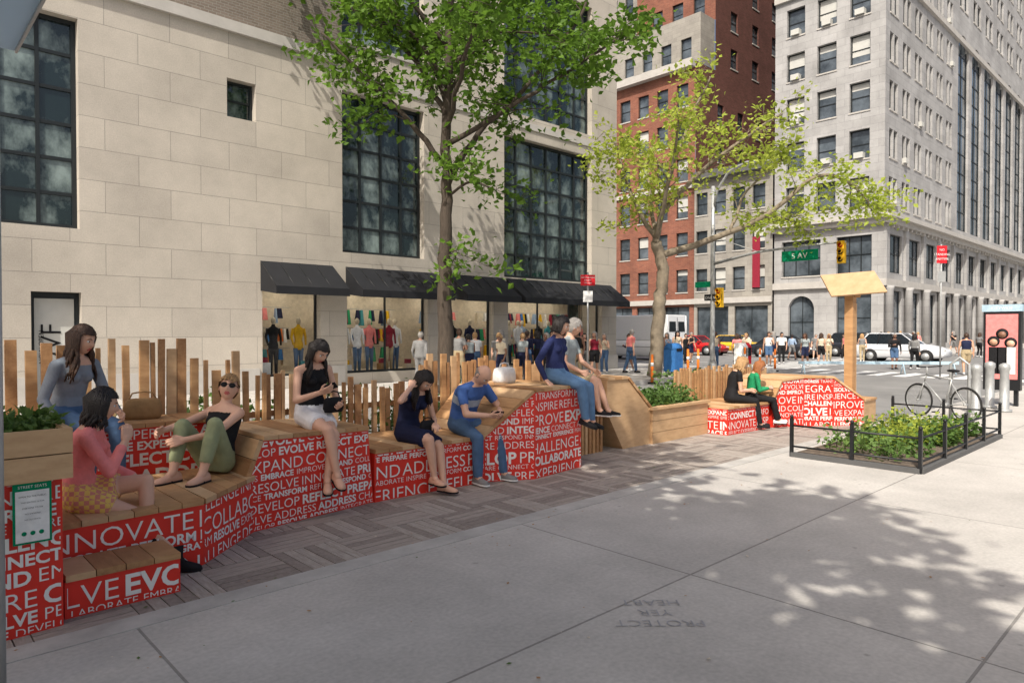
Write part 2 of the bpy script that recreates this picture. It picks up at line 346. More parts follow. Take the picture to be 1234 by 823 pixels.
for i,(a,b) in enumerate([(8.1,10.35),(10.8,14.3),(14.85,17.4),(17.6,23.9)]):
    g=MB();z1,z0,dp=3.42,2.92,1.05;y=YB-.01
    g.hexa([(a,y-dp,z0-.22),(b,y-dp,z0-.22),(b,y-dp+.01,z0-.22),(a,y-dp+.01,z0-.22),(a,y-dp,z0),(b,y-dp,z0),(b,y-dp+.01,z0),(a,y-dp+.01,z0)],'awning')
    n=max(3,int((b-a)/.5))
    for q in range(n):
        u0=a+(b-a)*q/n;u1=a+(b-a)*(q+1)/n
        g.add([(u0,y-dp,z0),(u1,y-dp,z0),(u1,y-dp*.5,(z0+z1)/2+.09),(u0,y-dp*.5,(z0+z1)/2+.09),(u1,y,z1+.25),(u0,y,z1+.25)],[[0,1,2,3],[3,2,4,5]],'awning',True)
        g.tube([(u0,y-dp+.02,z0-.005),(u0,y-.02,z1+.23)],.012,'black_metal',4)
    for q in (a,b): g.add([(q,y-dp,z0-.22),(q,y-dp,z0),(q,y,z1+.25),(q,y,z0-.1)],[[0,1,2,3]],'awning')
    g.build('awning_%d'%i,bl)
g=MB();rd=random.Random(5)
for a,b in shops:
    x=a+.3
    while x<b-.2:
        y=19.75+rd.random()*.5;c=rd.choice(['white','pink','teal','black','navy','cream','maroon','yellow','lblue','skirtw']);c2=rd.choice(['black','denim','khaki','white','navy'])
        bz=.35
        rings=[]
        for zz,r in [(.75,.15),(.9,.16),(1.05,.12),(1.25,.16),(1.4,.17),(1.47,.07),(1.53,.05)]:
            rings.append([(x+r*math.cos(t*.628),y+r*.6*math.sin(t*.628),bz+zz) for t in range(10)])
        g.loft(rings,c);g.sphere((x,y,bz+1.64),(.07,.09,.11),'cream')
        for sx in (-.08,.08): g.tube([(x+sx,y,bz+.8),(x+sx,y,bz+.4),(x+sx,y,bz)],[.09,.06,.045],c2,8)
        for sx in (-1,1): g.tube([(x+sx*.17,y,bz+1.4),(x+sx*.23,y,bz+1.15),(x+sx*.2,y-.08,bz+.9)],[.05,.04,.03],c,6)
        x+=.45+rd.random()*.3
    for zz in (1.1,1.75,2.4):
        xx=a+.1
        g.box(a+.05,21.0,zz+.02,b-.05,21.03,zz+.04,'grey_metal')
        while xx<b-.15:
            w=rd.uniform(.06,.2);h=rd.uniform(.3,.55);c=rd.choice(['white','pink','teal','black','cream','maroon','yellow','lblue','orange','navy','green','blue'])
            g.hexa([(xx,20.9,zz-h),(xx+w,20.9,zz-h),(xx+w,21.1,zz-h),(xx,21.1,zz-h),(xx+.02,20.96,zz),(xx+w-.02,20.96,zz),(xx+w-.02,21.04,zz),(xx+.02,21.04,zz)],c);xx+=w+rd.choice([.0,.02,.25])
    xx=a+.2
    while xx<b-.3:
        hh=rd.uniform(.3,.7);g.box(xx,19.55,.345,xx+.28,19.8,.345+hh*.6,rd.choice(['white','black','tan','cream']));g.box(xx+.04,19.6,.35+hh*.6,xx+.22,19.75,.5+hh*.6,rd.choice(['pink','maroon','yellow','teal','orange']));xx+=rd.uniform(.7,1.4)
g.build('window_display',bl)
g=MB();g.box(2.82,19.29,.1,3.62,19.31,2.45,'blind');text(g,'DVF',(3.35,19.28,1.3),Z,-X,-Y,.42,'black',off=.002);text(g,'NOW OPEN',(3.0,19.28,1.3),Z,-X,-Y,.10,'black',off=.002)
g.build('door_poster',bl)
# ================================================================== GREY BUILDING
rd=random.Random(11)
bg=root('grey_stone_office_building');g=MB();CX,CY=57.9,19.0
ops=[]
zr=[11.6+3.8*i for i in range(10)]
for z in zr:
    for yc in (1.9,4.5,7.1): ops.append(op(yc-.78,yc+.78,z,z+2.35,1,2,fw=.09,glass='glass2',blind=.4))
ops+= [op(.9,3.6,6.3,9.3,3,2,glass='glass2',fw=.09),op(4.9,8.2,6.3,9.3,3,2,glass='glass2',fw=.09),op(5.4,7.6,.2,4.6,2,2,glass='glass2',arch=True,sill=False),op(.9,3.6,.5,4.9,2,2,glass='glass2',sill=False)]
facade(g,(CX,CY,0),Y,-X,8.9,0,50,ops,'grey_stone',depth=.4,rnd=rd)
ops=[]
for z in zr:
    for i in range(6):
        xc=1.9+i*3.05;ops.append(op(xc-.95,xc-.1,z,z+2.3,1,2,fw=.08,glass='glass2',blind=.35));ops.append(op(xc+.1,xc+.95,z,z+2.3,1,2,fw=.08,glass='glass2',blind=.35))
for i in range(9):
    xc=22+i*5
    ops.append(op(xc-1.9,xc+1.9,11.6,31,2,10,fw=.14,glass='glass2',arch=True,sill=False));
    for z in (33.5,37.3,41.1): ops.append(op(xc-1.5,xc-.2,z,z+2.3,1,2,glass='glass2'));ops.append(op(xc+.2,xc+1.5,z,z+2.3,1,2,glass='glass2'))
for i in range(13):
    xc=2.6+i*4.6
    ops.append(op(xc-1.6,xc+1.6,6.3,9.4,3,2,glass='glass2',fw=.1,sill=False));ops.append(op(xc-1.6,xc+1.6,.5,4.9,2,2,glass='glass2',fw=.1,sill=False))
facade(g,(CX,CY,0),X,-Y,66,0,50,ops,'grey_stone',depth=.30,rnd=rd)
g.quad((CX,CY,50),(CX+66,CY,50),(CX+66,28,50),(CX,28,50),'trim')
for z0,z1,pr in [(10.1,10.5,.45),(10.5,10.85,.8),(5.2,5.75,.3),(29.9,30.4,.25),(48.8,49.6,.9)]:
    fbox(g,(CX,CY,0),X,-Y,-pr,66,z0,z1,.002,pr,'trim');fbox(g,(CX,CY,0),Y,-X,0.002,8.9,z0,z1,.002,pr,'trim')
for i in range(60):
    fbox(g,(CX,CY,0),X,-Y,i*1.1,i*1.1+.3,9.85,10.1,.002,.35,'trim')
for i in range(14):
    xc=.3+i*4.6;g.tube([(CX+xc,CY-.32,.0),(CX+xc,CY-.32,4.9),(CX+xc,CY-.32,5.2)],[.36,.30,.42],'grey_stone',12)
    fbox(g,(CX,CY,0),X,-Y,xc-.35,xc+.35,5.76,10.05,.002,.22,'grey_stone')
for z in zr[:8]:
    for k in range(6):
        if rd.random()<.22: xc=1.9+k*3.05+rd.choice([-.47,.47]);fbox(g,(CX,CY,0),X,-Y,xc-.3,xc+.3,z+.05,z+.45,-.2,.25,'blind')
    for yc in (1.9,4.5,7.1):
        if rd.random()<.35: fbox(g,(CX,CY,0),Y,-X,yc-.35,yc+.35,z+.05,z+.5,-.3,.25,'blind')
g.build('walls',bg)
# ================================================================== BEIGE / BRICK BUILDINGS
b2=root('beige_corner_building');g=MB()
ops=[op(.7+i*1.9,1.9+i*1.9,z,z+2.1,1,2,glass='glass2',blind=.3,fw=.08) for i in range(4) for z in (5.4,9,12.6)]+[op(.4,3.6,.3,3.9,2,1,glass='glass2',sill=False),op(4.2,7.5,.3,3.9,2,1,glass='glass2',sill=False)]
facade(g,(57.7,27.95,0),Y,-X,7.8,0,16.4,ops,'beige_stone',rnd=rd)
fbox(g,(57.7,27.95,0),Y,-X,0,7.8,4.2,4.7,.002,.25,'trim');fbox(g,(57.7,27.95,0),Y,-X,0,7.8,15.9,16.6,.002,.7,'dark_trim')
g.quad((57.7,27.95,16.4),(80,27.95,16.4),(80,35.75,16.4),(57.7,35.75,16.4),'dark_trim')
fbox(g,(57.7,27.95,0),Y,-X,1,1.7,5.5,10,.3,.36,'maroon')
g.build('walls',b2)
b3=root('red_brick_building');g=MB()
ops=[op(.8+i*2.3,2.1+i*2.3,z,z+2.2,1,2,glass='glass2',blind=.3,fw=.08) for i in range(6) for z in (5.4,9,12.6,16.2,19.8,23.4)]+[op(.6+i*3.4,3.4+i*3.4,.3,4,2,1,glass='glass2',sill=False) for i in range(4)]
facade(g,(57.9,35.8,0),Y,-X,14.2,0,27.5,ops,'red_brick',rnd=rd)
for z0,z1,pr in [(4.2,4.7,.25),(15.4,15.8,.2),(26.9,27.6,.7)]: fbox(g,(57.9,35.8,0),Y,-X,0,14.2,z0,z1,.002,pr,'trim')
ops=[op(1+i*2.3,2.2+i*2.3,28.4,30.4,1,2,glass='glass2') for i in range(5)]
facade(g,(58.9,35.9,0),Y,-X,14,27.6,32.5,ops,'beige_stone')
facade(g,(58.9,35.9,0),X,-Y,2.6,27.6,32.5,[],'beige_stone')
facade(g,(57.95,35.8,0),X,-Y,24,0,27.5,[op(4+i*4,5.2+i*4,z,z+2,1,2,glass='glass2') for i in range(3) for z in (18.5,22.3)],'red_brick_shaded')
facade(g,(61.5,35.82,0),X,-Y,24,27.5,48,[op(3+i*4.5,4.4+i*4.5,z,z+2,1,2,glass='glass2') for i in range(4) for z in (28.5,32.3,36.1)],'red_brick_shaded')
facade(g,(61.5,35.82,0),Y,-X,9.5,32.5,48,[op(1.2+i*2.5,2.5+i*2.5,z,z+2.2,1,2,glass='glass2') for i in range(3) for z in (33.3,37.3)],'red_brick')
facade(g,(62.5,45.4,0),Y,-X,8,32.5,41,[op(1.2+i*2.2,2.3+i*2.2,z,z+2.2,1,2,glass='glass2') for i in range(3) for z in (33.3,37)],'beige_stone')
g.quad((57.9,35.8,27.5),(82,35.8,27.5),(82,50,27.5),(57.9,50,27.5),'dark_trim')
g.build('walls',b3)
b4=root('distant_pale_building');g=MB()
facade(g,(57.9,50.2,0),Y,-X,30,0,38,[op(1+i*3,2.6+i*3,z,z+2.3,1,2,glass='glass2') for i in range(9) for z in (1,5,9,13,16.5,20,24,28,32)],'beige_stone')
g.build('walls',b4)
# ================================================================== BENCHES
rb=random.Random(21)
def bench_seg(mb,p0,p1,poly,yb,tops,front='red',ts=True,seed=0,slab='wood',sidetext=False):
    x0,y0=p0;x1,y1=p1;L=math.hypot(x1-x0,y1-y0);U=V(((x1-x0)/L,(y1-y0)/L,0));N=V((U.y,-U.x,0));rnd=random.Random(seed)
    F=[V((x0,y0,0))+U*(s*L)+V((0,0,z)) for s,z in poly];B=[V((f.x,max(yb,f.y+.05),f.z)) for f in F];n=len(poly)
    mb.add(F,[list(range(n))],front);mb.add(B,[list(range(n))[::-1]],front)
    for i in range(n):
        j=(i+1)%n
        mb.quad(F[i],B[i],B[j],F[j],front if i not in tops else 'dark_gap')
        if i in tops:
            a,b,c,d=F[i],F[j],B[j],B[i];Ln=(b-a).length;k=max(1,round(Ln/.15))
            nn=(b-a).cross(d-a).normalized();nn=nn if nn.z>0 else -nn
            for q in range(k):
                t0=q/k+.0025/Ln*1;t1=(q+1)/k-.0035/Ln
                e=[a.lerp(b,t0)+N*.02,a.lerp(b,t1)+N*.02,d.lerp(c,t1),d.lerp(c,t0)]
                dz=rnd.uniform(0,.0025)
                mb.hexa([w+nn*.002 for w in e]+[w+nn*(.04+dz) for w in e],rnd.choice([slab,'wood3','wood','wood2']))
    if ts: textfill(mb,[(s*L,z) for s,z in poly],(x0,y0,0),U,rnd)
    if sidetext: textfill(mb,[(0,0),(yb-y0,0),(yb-y0,poly[-1][1]),(0,poly[-1][1])],(x0,yb,0),-Y,rnd)
R4=lambda z0,z1=None:[(0,0),(1,0),(1,z1 if z1 is not None else z0),(0,z0)]
bn=root('red_lettered_bench')
g=MB()
bench_seg(g,(.82,4.70),(1.46,4.70),R4(.22),5.05,[2],seed=1)
bench_seg(g,(.82,5.06),(1.75,5.12),R4(.44),6.4,[2],seed=2)
bench_seg(g,(1.75,5.12),(2.34,5.66),R4(.44),6.4,[2],seed=3)
bench_seg(g,(.3,6.3),(2.3,6.3),R4(.88),6.8,[2],seed=4)
bench_seg(g,(2.3,5.66),(3.62,5.84),[(0,0),(1,0),(.95,.72),(.10,.76),(0,.44)],6.8,[2,3],seed=5)
bench_seg(g,(3.62,5.82),(5.0,5.76),R4(.48),6.8,[2],seed=6)
bench_seg(g,(5.0,5.76),(5.52,5.48),[(0,0),(1,0),(1,.99),(0,.5)],6.8,[2],seed=7)
bench_seg(g,(5.52,5.48),(6.44,5.58),R4(.99),6.8,[2],seed=8)
g.build('tiers',bn)
g=MB()
bench_seg(g,(6.46,6.15),(7.5,6.12),R4(.93),6.8,[2],front='dark_gap',ts=False,seed=9)
for i in range(13): x=6.47+i*.08;g.box(x,6.08,0,x+.045,6.11,.93,rb.choice(['wood','wood3','wood2']))
bench_seg(g,(7.5,6.02),(8.5,6.0),[(.35,0),(1,0),(1,.52),(.45,1.0),(0,1.0),(0,.55)],6.8,[2,3],front='wood3',ts=False,seed=10)
g.build('wooden_wedge',bn)
bn2=root('red_lettered_bench')
g=MB()
bench_seg(g,(10.08,5.62),(11.35,5.55),R4(.42),6.5,[2],seed=12,sidetext=True)
bench_seg(g,(11.5,5.55),(12.05,5.25),[(0,0),(1,0),(1,.85),(.3,.80),(0,.42)],6.3,[2,3],seed=13)
bench_seg(g,(12.05,5.25),(12.45,4.9),R4(.85),6.0,[2],seed=14)
bench_seg(g,(12.45,4.9),(12.95,4.56),[(0,0),(1,0),(1,.45),(0,.85)],5.6,[2],seed=15)
bench_seg(g,(12.97,4.56),(13.6,4.58),R4(.42),5.4,[2],front='wood3',ts=False,seed=15)
g.build('tiers',bn2)
def leaves(mb,pts,size,m,rnd,flat=.3):
    for p in pts:
        d=V((rnd.gauss(0,1),rnd.gauss(0,1),rnd.gauss(0,1)*.7+.1)).normalized();n=V((rnd.gauss(0,.7),rnd.gauss(0,.7),1)).normalized()
        w=d.cross(n)
        if w.length<.1: continue
        w.normalize();L=size*(.7+.6*rnd.random());p=V(p);nn=w.cross(d)*L*.12
        mb.add([p,p+d*L*.45+w*L*.36+nn,p+d*L,p+d*L*.45-w*L*.36+nn],[[0,1,2,3]],m)
def plantbed(mb,x0,x1,y0,y1,z,h,n,size,seed,m='leaf_p'):
    rnd=random.Random(seed);cl=[(rnd.uniform(x0,x1),rnd.uniform(y0,y1),rnd.uniform(.35,1)*h) for _ in range(max(3,int(n/45)))]
    pts=[]
    for _ in range(n):
        c=rnd.choice(cl);a=rnd.random()
        pts.append((min(max(c[0]+rnd.gauss(0,.13),x0-.05),x1+.05),min(max(c[1]+rnd.gauss(0,.13),y0-.05),y1+.05),z+c[2]*a))
    leaves(mb,pts,size,m,rnd)
    for c in cl: mb.tube([(c[0],c[1],z-.02),(c[0]+rnd.gauss(0,.03),c[1],z+c[2])],[.006,.003],'leaf_p',4)
pl=root('wooden_planter_box')
g=MB();bench_seg(g,(.28,4.58),(.80,4.62),R4(.86),5.3,[],seed=31)
for q in range(2):
    g.box(.24,4.54,.862+q*.145,.84,4.575,1.0+q*.145,'wood3');g.box(.805,4.577,.862+q*.145,.84,5.3,1.0+q*.145,'wood3')
g.box(.24,4.577,.862,.28,5.3,1.14,'wood3');g.box(.28,5.26,.862,.80,5.3,1.14,'wood3');g.box(.28,4.58,1.0,.8,5.26,1.08,'soil')
g.build('box',pl)
g=MB();plantbed(g,.3,.78,4.62,5.2,1.08,.14,900,.06,2);g.build('plants',pl)
g=MB();g.box(.56,4.565,.52,.74,4.573,.86,'green_sign');g.box(.572,4.561,.532,.728,4.5645,.815,'white')
text(g,'STREET SEATS',(.65,4.564,.83),X,Z,-Y,.015,'white',off=.002)
for i,(w,hh) in enumerate([('OPEN TO THE PUBLIC',.009),('THIS SEATING IS FOR',.008),('EVERYONE TO USE',.008),('NO SMOKING',.008),('NO ALCOHOL',.008)]): text(g,w,(.65,4.5605,.78-.032*i),X,Z,-Y,hh,'black',off=.001)
for q in range(3): g.tube([(.61+q*.04,4.5605,.58),(.61+q*.04,4.559,.58)],.012,'green_sign',12)
g.build('notice_plate',pl)
pl2=root('wooden_planter_box');g=MB()
for q in range(3): g.box(8.5,5.96,.002+q*.17,10.05,6.0,.165+q*.17,rb.choice(['wood3','wood','plywood']));g.box(10.01,6.0,.002+q*.17,10.05,6.8,.165+q*.17,'wood3')
g.box(8.5,6.002,0,10.0,6.8,.42,'soil');g.box(8.46,5.93,.51,10.09,6.05,.55,'wood3');g.build('box',pl2)
g=MB();plantbed(g,8.6,9.95,6.08,6.75,.42,.38,2600,.07,3);g.build('plants',pl2)
g=MB();plantbed(g,.2,7.4,6.95,7.5,.25,.85,7000,.08,4);g.box(.1,6.95,0,7.6,7.6,.28,'wood2');g.build('planter_hedge')
g=MB();plantbed(g,10.2,13.2,6.7,7.2,.25,.75,2600,.08,14);g.box(10.1,6.7,0,13.3,7.25,.28,'wood2');g.build('planter_hedge')
def topz(x):
    P=[(0,1.57),(2.15,1.58),(2.3,1.42),(2.5,1.34),(2.6,1.5),(2.75,1.3),(3.4,1.28),(4.0,1.14),(4.4,1.02),(4.8,1.12),(5.0,1.38),(5.9,1.36),(6.3,1.2),(6.8,1.28),(7.6,1.22),(10,1.0),(10.3,1.05),(13.4,1.0)]
    for (a,b),(c,d) in zip(P,P[1:]):
        if a<=x<=c: return b+(d-b)*(x-a)/(c-a)
    return 1
g=MB()
x=.1
while x<7.6:
    z=topz(x)+rb.uniform(-.09,.06);w=rb.choice([.035,.055,.07,.08]);y=6.83+rb.choice([0,.0,.05]);tl=rb.uniform(-.02,.02)
    m=rb.choice(['wood','wood','wood3','wood2','wood2'])
    g.hexa([(x,y,0),(x+w,y,0),(x+w,y+.035,0),(x,y+.035,0),(x+tl,y,z),(x+w+tl,y,z),(x+w+tl,y+.035,z),(x+tl,y+.035,z)],m);x+=w+rb.choice([.012,.02,.035,.06]) if not(4.9<x<6) else w+.012
g.box(.1,6.92,.3,7.6,6.945,.36,'wood2');g.box(.1,6.92,.8,7.6,6.945,.86,'wood2');g.build('wooden_slat_fence')
g=MB();x=10.0
while x<13.3:
    z=topz(x)+rb.uniform(-.1,.03);g.box(x,6.55,0,x+.055,6.585,z,rb.choice(['wood','wood3','wood2']));x+=.09
g.box(10,6.59,.6,13.3,6.62,.66,'wood2');g.build('wooden_slat_fence')
g=MB();g.box(13.2,4.85,0,13.36,5.0,2.5,'wood');g.box(13.37,4.86,0,13.42,4.98,2.2,'wood3')
c=V((13.28,4.88,2.56));a=V((.70,-.70,.08));b=V((.45,.45,.55));g.obox(c,(a,b,a.cross(b)),(.50,.32,.014),'plywood')
g.obox(c-V((0,0,.06)),(a,b,a.cross(b)),(.05,.26,.045),'wood2');g.build('plywood_canopy_sign')
# ================================================================== TREE BED WITH RAIL
r_=root('planting_bed');g=MB();g.box(9.1,2.6,.0,12.95,4.05,.06,'mulch');g.build('soil',r_)
g=MB();plantbed(g,9.3,12.8,2.8,3.9,.05,.36,2600,.075,9);plantbed(g,10.3,12.6,2.9,3.9,.05,.45,1200,.07,19,'leaf_y');g.build('plants',r_)
g=MB();fp=[(9.05,4.1),(9.05,2.55),(13,2.55),(13,4.1)]
for i in range(3):
    a=V((*fp[i],0));b=V((*fp[i+1],0));n=max(1,round((b-a).length/1.0))
    for k in range(n+(i==2)):
        p=a.lerp(b,k/n);g.box(p.x-.02,p.y-.02,0,p.x+.02,p.y+.02,.52,'black_metal');g.sphere((p.x,p.y,.54),.026,'black_metal',8,6)
    for z in (.14,.42): g.tube([a+Z*z,b+Z*z],.014,'black_metal',6)
    d=(b-a).normalized();g.obox((a+b)/2+Z*.03,(d,d.cross(Z),Z),((b-a).length/2,.04,.03),'dark_trim')
g.build('low_iron_railing')
g=MB();rl=random.Random(91);pts=[(rl.uniform(.5,14),rl.uniform(3.6,4.6) if rl.random()<.6 else rl.uniform(.5,5.6),.008) for _ in range(170)]
for p in pts:
    a=rl.random()*6.28;L=rl.uniform(.012,.035);d=V((math.cos(a),math.sin(a),.1));w=V((-math.sin(a),math.cos(a),.05));p=V(p);g.add([p,p+d*L*.5+w*L*.35,p+d*L,p+d*L*.5-w*L*.3],[[0,1,2,3]],rl.choice(['tan','leaf_o','cream','wood2']))
g.build('fallen_leaves')
# ================================================================== TREES
Fv=V((.686,.728,0));Rv=V((.728,-.686,0))
def tree(name,base,limbs,bark,leaf,seed,lsize,nclump,cr,nsub=9,sublen=1.6,trunkidx=0):
    rnd=random.Random(seed);rt=root(name);w=MB();lf=MB();pts=[]
    base=V(base)
    W=lambda r,f,z:base+Rv*r+Fv*f+Z*z
    for li,(P,r0,r1,ns) in enumerate(limbs):
        P=[W(*p) for p in P]
        Q=[]
        for i in range(len(P)-1):
            p0=P[max(i-1,0)];p1=P[i];p2=P[i+1];p3=P[min(i+2,len(P)-1)]
            for k in range(5):
                t=k/5;Q.append(.5*((2*p1)+(p2-p0)*t+(2*p0-5*p1+4*p2-p3)*t*t+(3*p1-p0-3*p2+p3)*t**3))
        Q.append(P[-1]);Q=[q+V((rnd.gauss(0,.025),rnd.gauss(0,.025),0)) for q in Q]
        n=len(Q);w.tube(Q,[r0+(r1-r0)*(i/(n-1))**.85 for i in range(n)],bark,10)
        for s in range(ns):
            t=rnd.uniform(.25,1) if li else rnd.uniform(.62,1);i=min(int(t*(n-1)),n-2);p=Q[i].lerp(Q[i+1],rnd.random())
            d0=(Q[i+1]-Q[i]).normalized();d=(d0*.55+V((rnd.gauss(0,.7),rnd.gauss(0,.7),rnd.gauss(.15,.45)))).normalized()
            L=sublen*(1.15-.45*t)*rnd.uniform(.6,1.2);S=[p]
            for k in range(4):
                d=(d+V((rnd.gauss(0,.2),rnd.gauss(0,.2),rnd.gauss(-.02,.15)))).normalized();S.append(S[-1]+d*L/4)
            rr=max(.012,(r0+(r1-r0)*t)*.33);w.tube(S,[rr,rr*.8,rr*.6,rr*.4,rr*.25],bark,5)
            for k in (1,2,3,4,4):
                for q in range(2):
                    e=S[k]+V((rnd.gauss(0,.35),rnd.gauss(0,.35),rnd.gauss(.0,.25)))*sublen*.45
                    w.tube([S[k],e],[.009,.004],bark,3)
                    if rnd.random()<.12: continue
                    nc=int(nclump*rnd.uniform(.4,1.3))
                    for _ in range(nc): pts.append(e+V((rnd.gauss(0,cr),rnd.gauss(0,cr),rnd.gauss(-.03,cr*.7))))
    leaves(lf,pts,lsize,leaf,rnd)
    w.build('trunk_and_limbs',rt);lf.build('foliage',rt)
    return len(pts)
tree('street_tree',(11.2,14.5,0),[
 ([(0,0,0),(0,0,2),(.02,0,4),(.05,0,6),(.1,0,8.5),(.15,.1,11),(.3,.1,14)],.24,.06,9),
 ([(.05,0,5.6),(.9,.2,7),(2.1,.6,8.3),(3.6,1,10.3),(4.3,1.2,12)],.10,.03,13),
 ([(.03,0,6.0),(-.9,-.3,7.2),(-2.0,-.6,8.2),(-3.0,-.9,9.2)],.09,.025,10),
 ([(.05,0,7.4),(-1.1,.4,9.3),(-2.7,.6,10.6),(-3.9,.9,11.5)],.08,.03,11),
 ([(.05,0,5.2),(.7,-.3,5.6),(1.3,-.6,5.3)],.045,.02,4),
 ([(.05,0,6.6),(1.5,-.5,7.3),(3.0,-.9,8.1),(4.4,-1.2,8.9)],.08,.025,12),
 ([(.08,0,7),(.6,-1.5,8.2),(1.2,-3,9.3)],.08,.025,8),
 ([(.08,0,7.6),(-.4,1.6,9.2),(-.6,3,10.5)],.08,.025,8),
 ([(.1,0,8.6),(1.3,.6,10.3),(2.4,.8,12.2)],.07,.025,11),
 ([(.1,0,9.2),(-1.3,-.6,10.8),(-2.2,-.8,12.6)],.07,.025,9),
 ([(.1,0,8.0),(1.2,-.2,9.4),(2.9,.2,9.6)],.06,.02,9),
 ([(.1,0,8.2),(-.8,-.4,9.4),(-1.8,-.2,9.8)],.06,.02,7),
 ([(.02,0,3.6),(.25,-.2,3.8),(.4,-.3,3.7)],.02,.01,2),
 ],'bark','leaf',5,.20,12,.24,sublen=1.5)
tree('street_tree',(20.8,14.5,0),[
 ([(0,0,0),(.1,0,1.5),(.2,0,2.8),(.3,0,3.7),(.05,0,4.9)],.26,.20,0),
 ([(.05,0,4.8),(.3,.1,6.3),(.9,.2,8.3),(2.1,.4,11)],.14,.03,15),
 ([(.15,0,4.4),(1.8,-.2,4.9),(3.9,-.3,5.8),(5.7,-.3,7.2),(7.0,-.3,6.9),(7.7,-.3,6.0)],.15,.02,18),
 ([(.05,0,5),(-.8,.2,6.6),(-1.4,.3,8.6)],.10,.03,10),
 ([(.3,0,6),(1.6,-.4,7.4),(3.2,-.6,8.6),(4.3,-.7,9.3)],.10,.03,12),
 ([(3.9,-.3,5.8),(4.8,.3,5.8),(5.9,.8,5.4)],.06,.02,7),
 ([(2.6,-.3,5.2),(3.4,.2,6.8),(4.8,.3,8.0)],.07,.02,8),
 ([(.05,0,5),(.2,-1.4,6.8),(.2,-2.6,8.5)],.10,.03,7),
 ([(.05,0,5),(.1,1.4,6.8),(.2,2.4,8.9)],.10,.03,7)],'bark2','leaf_y',8,.19,9,.22,sublen=1.5)
for (bx_,by_,sd,sz,ncl,nl,zc) in [(-3.6,.1,31,.82,17,10,3.9),(-1.5,2.4,33,.72,5,6,5.0)]:
    L=[([(0,0,0),(.1,0,3),(0,.1,5),(0,0,9)],.25,.08,6)]
    rr=random.Random(sd)
    for k in range(9):
        a=k*2.4+rr.random();z=zc+.38*k;R=3.3*sz
        L.append(([(0,0,z),(math.cos(a)*R*.5,math.sin(a)*R*.5,z+1.2),(math.cos(a)*R,math.sin(a)*R,z+2.0)],.1,.03,nl))
    tree('street_tree',(bx_,by_,0),L,'bark','leaf_o',sd,.34,ncl,.34,sublen=1.4)
# ================================================================== PEOPLE
def capsule_to(mb,a,b,ra,rb,flat):
    mb.tube([a,b],[ra,rb],'skin',12)
    if not flat: mb.sphere(a,ra,'skin',12,8);mb.sphere(b,rb,'skin',12,8)
def remesh(prims,geo,vox,sm,name,parent):
    me=geo.mesh('tmp');ob=bpy.data.objects.new('tmp',me);col.objects.link(ob)
    r=ob.modifiers.new('r','REMESH');r.mode='VOXEL';r.voxel_size=vox
    s=ob.modifiers.new('s','SMOOTH');s.factor=.5;s.iterations=sm
    m2=evalmesh(ob);bpy.data.objects.remove(ob);bpy.data.meshes.remove(me)
    m2.name=name;m2.materials.clear()
    n=len(m2.polygons);C=np.empty(n*3);m2.polygons.foreach_get('center',C);C=C.reshape(-1,3)
    D=[];MM=[];names=[]
    def mi(q):
        if q not in names: names.append(q)
        return names.index(q)
    for p in prims:
        if p[0]=='seg':
            _,a,b,ra,rb,m,flat=p;a=np.array(a);b=np.array(b);ab=b-a;l2=max((ab@ab),1e-9);t=((C-a)@ab)/l2;tc=np.clip(t,0,1)
            d=np.linalg.norm(C-(a+tc[:,None]*ab),axis=1)-(ra+(rb-ra)*tc)
            if flat: d=d+np.where((t>1+.004/math.sqrt(l2)),.5,0)
            D.append(d);MM.append(np.full(n,mi(m)))
        else:
            _,P,u,r_,f,tab,off,ms=p;Q=C-np.array(P);h=Q@np.array(u);hs=[q[0] for q in tab]
            rx=np.interp(h,hs,[q[1] for q in tab]);ry=np.interp(h,hs,[q[2] for q in tab])
            a=Q@np.array(r_);bb=Q@np.array(f)-np.interp(h,hs,off)
            q=np.sqrt((a/rx)**2+(bb/ry)**2);d=(q-1)*np.minimum(rx,ry);ex=np.maximum(hs[0]-h,0)+np.maximum(h-hs[-1],0)
            D.append(d+ex);mm=np.zeros(n,int);
            for hm,mn in reversed(ms): mm=np.where(h<hm,mi(mn),mm) 
            MM.append(mm)
    D=np.array(D);MM=np.array(MM);k=D.argmin(0);idx=MM[k,np.arange(n)]
    for q in names: m2.materials.append(MATS[q])
    m2.polygons.foreach_set('material_index',idx.astype(np.int32));m2.polygons.foreach_set('use_smooth',np.ones(n,bool));m2.update()
    ob=bpy.data.objects.new(name,m2);col.objects.link(ob);ob.parent=parent;return ob
def ik(a,c,l1,l2,pole):
    a=V(a);c=V(c);d=c-a;L=d.length
    if L>(l1+l2)*.995: c=a+d*((l1+l2)*.995/L);d=c-a;L=d.length
    if L<abs(l1-l2)*1.05+.02: L=abs(l1-l2)*1.05+.02
    x=(l1*l1-l2*l2+L*L)/(2*L);h=math.sqrt(max(l1*l1-x*x,0));u=d.normalized();p=V(pole);p=(p-u*p.dot(u)).normalized()
    return a+u*x+p*h,c
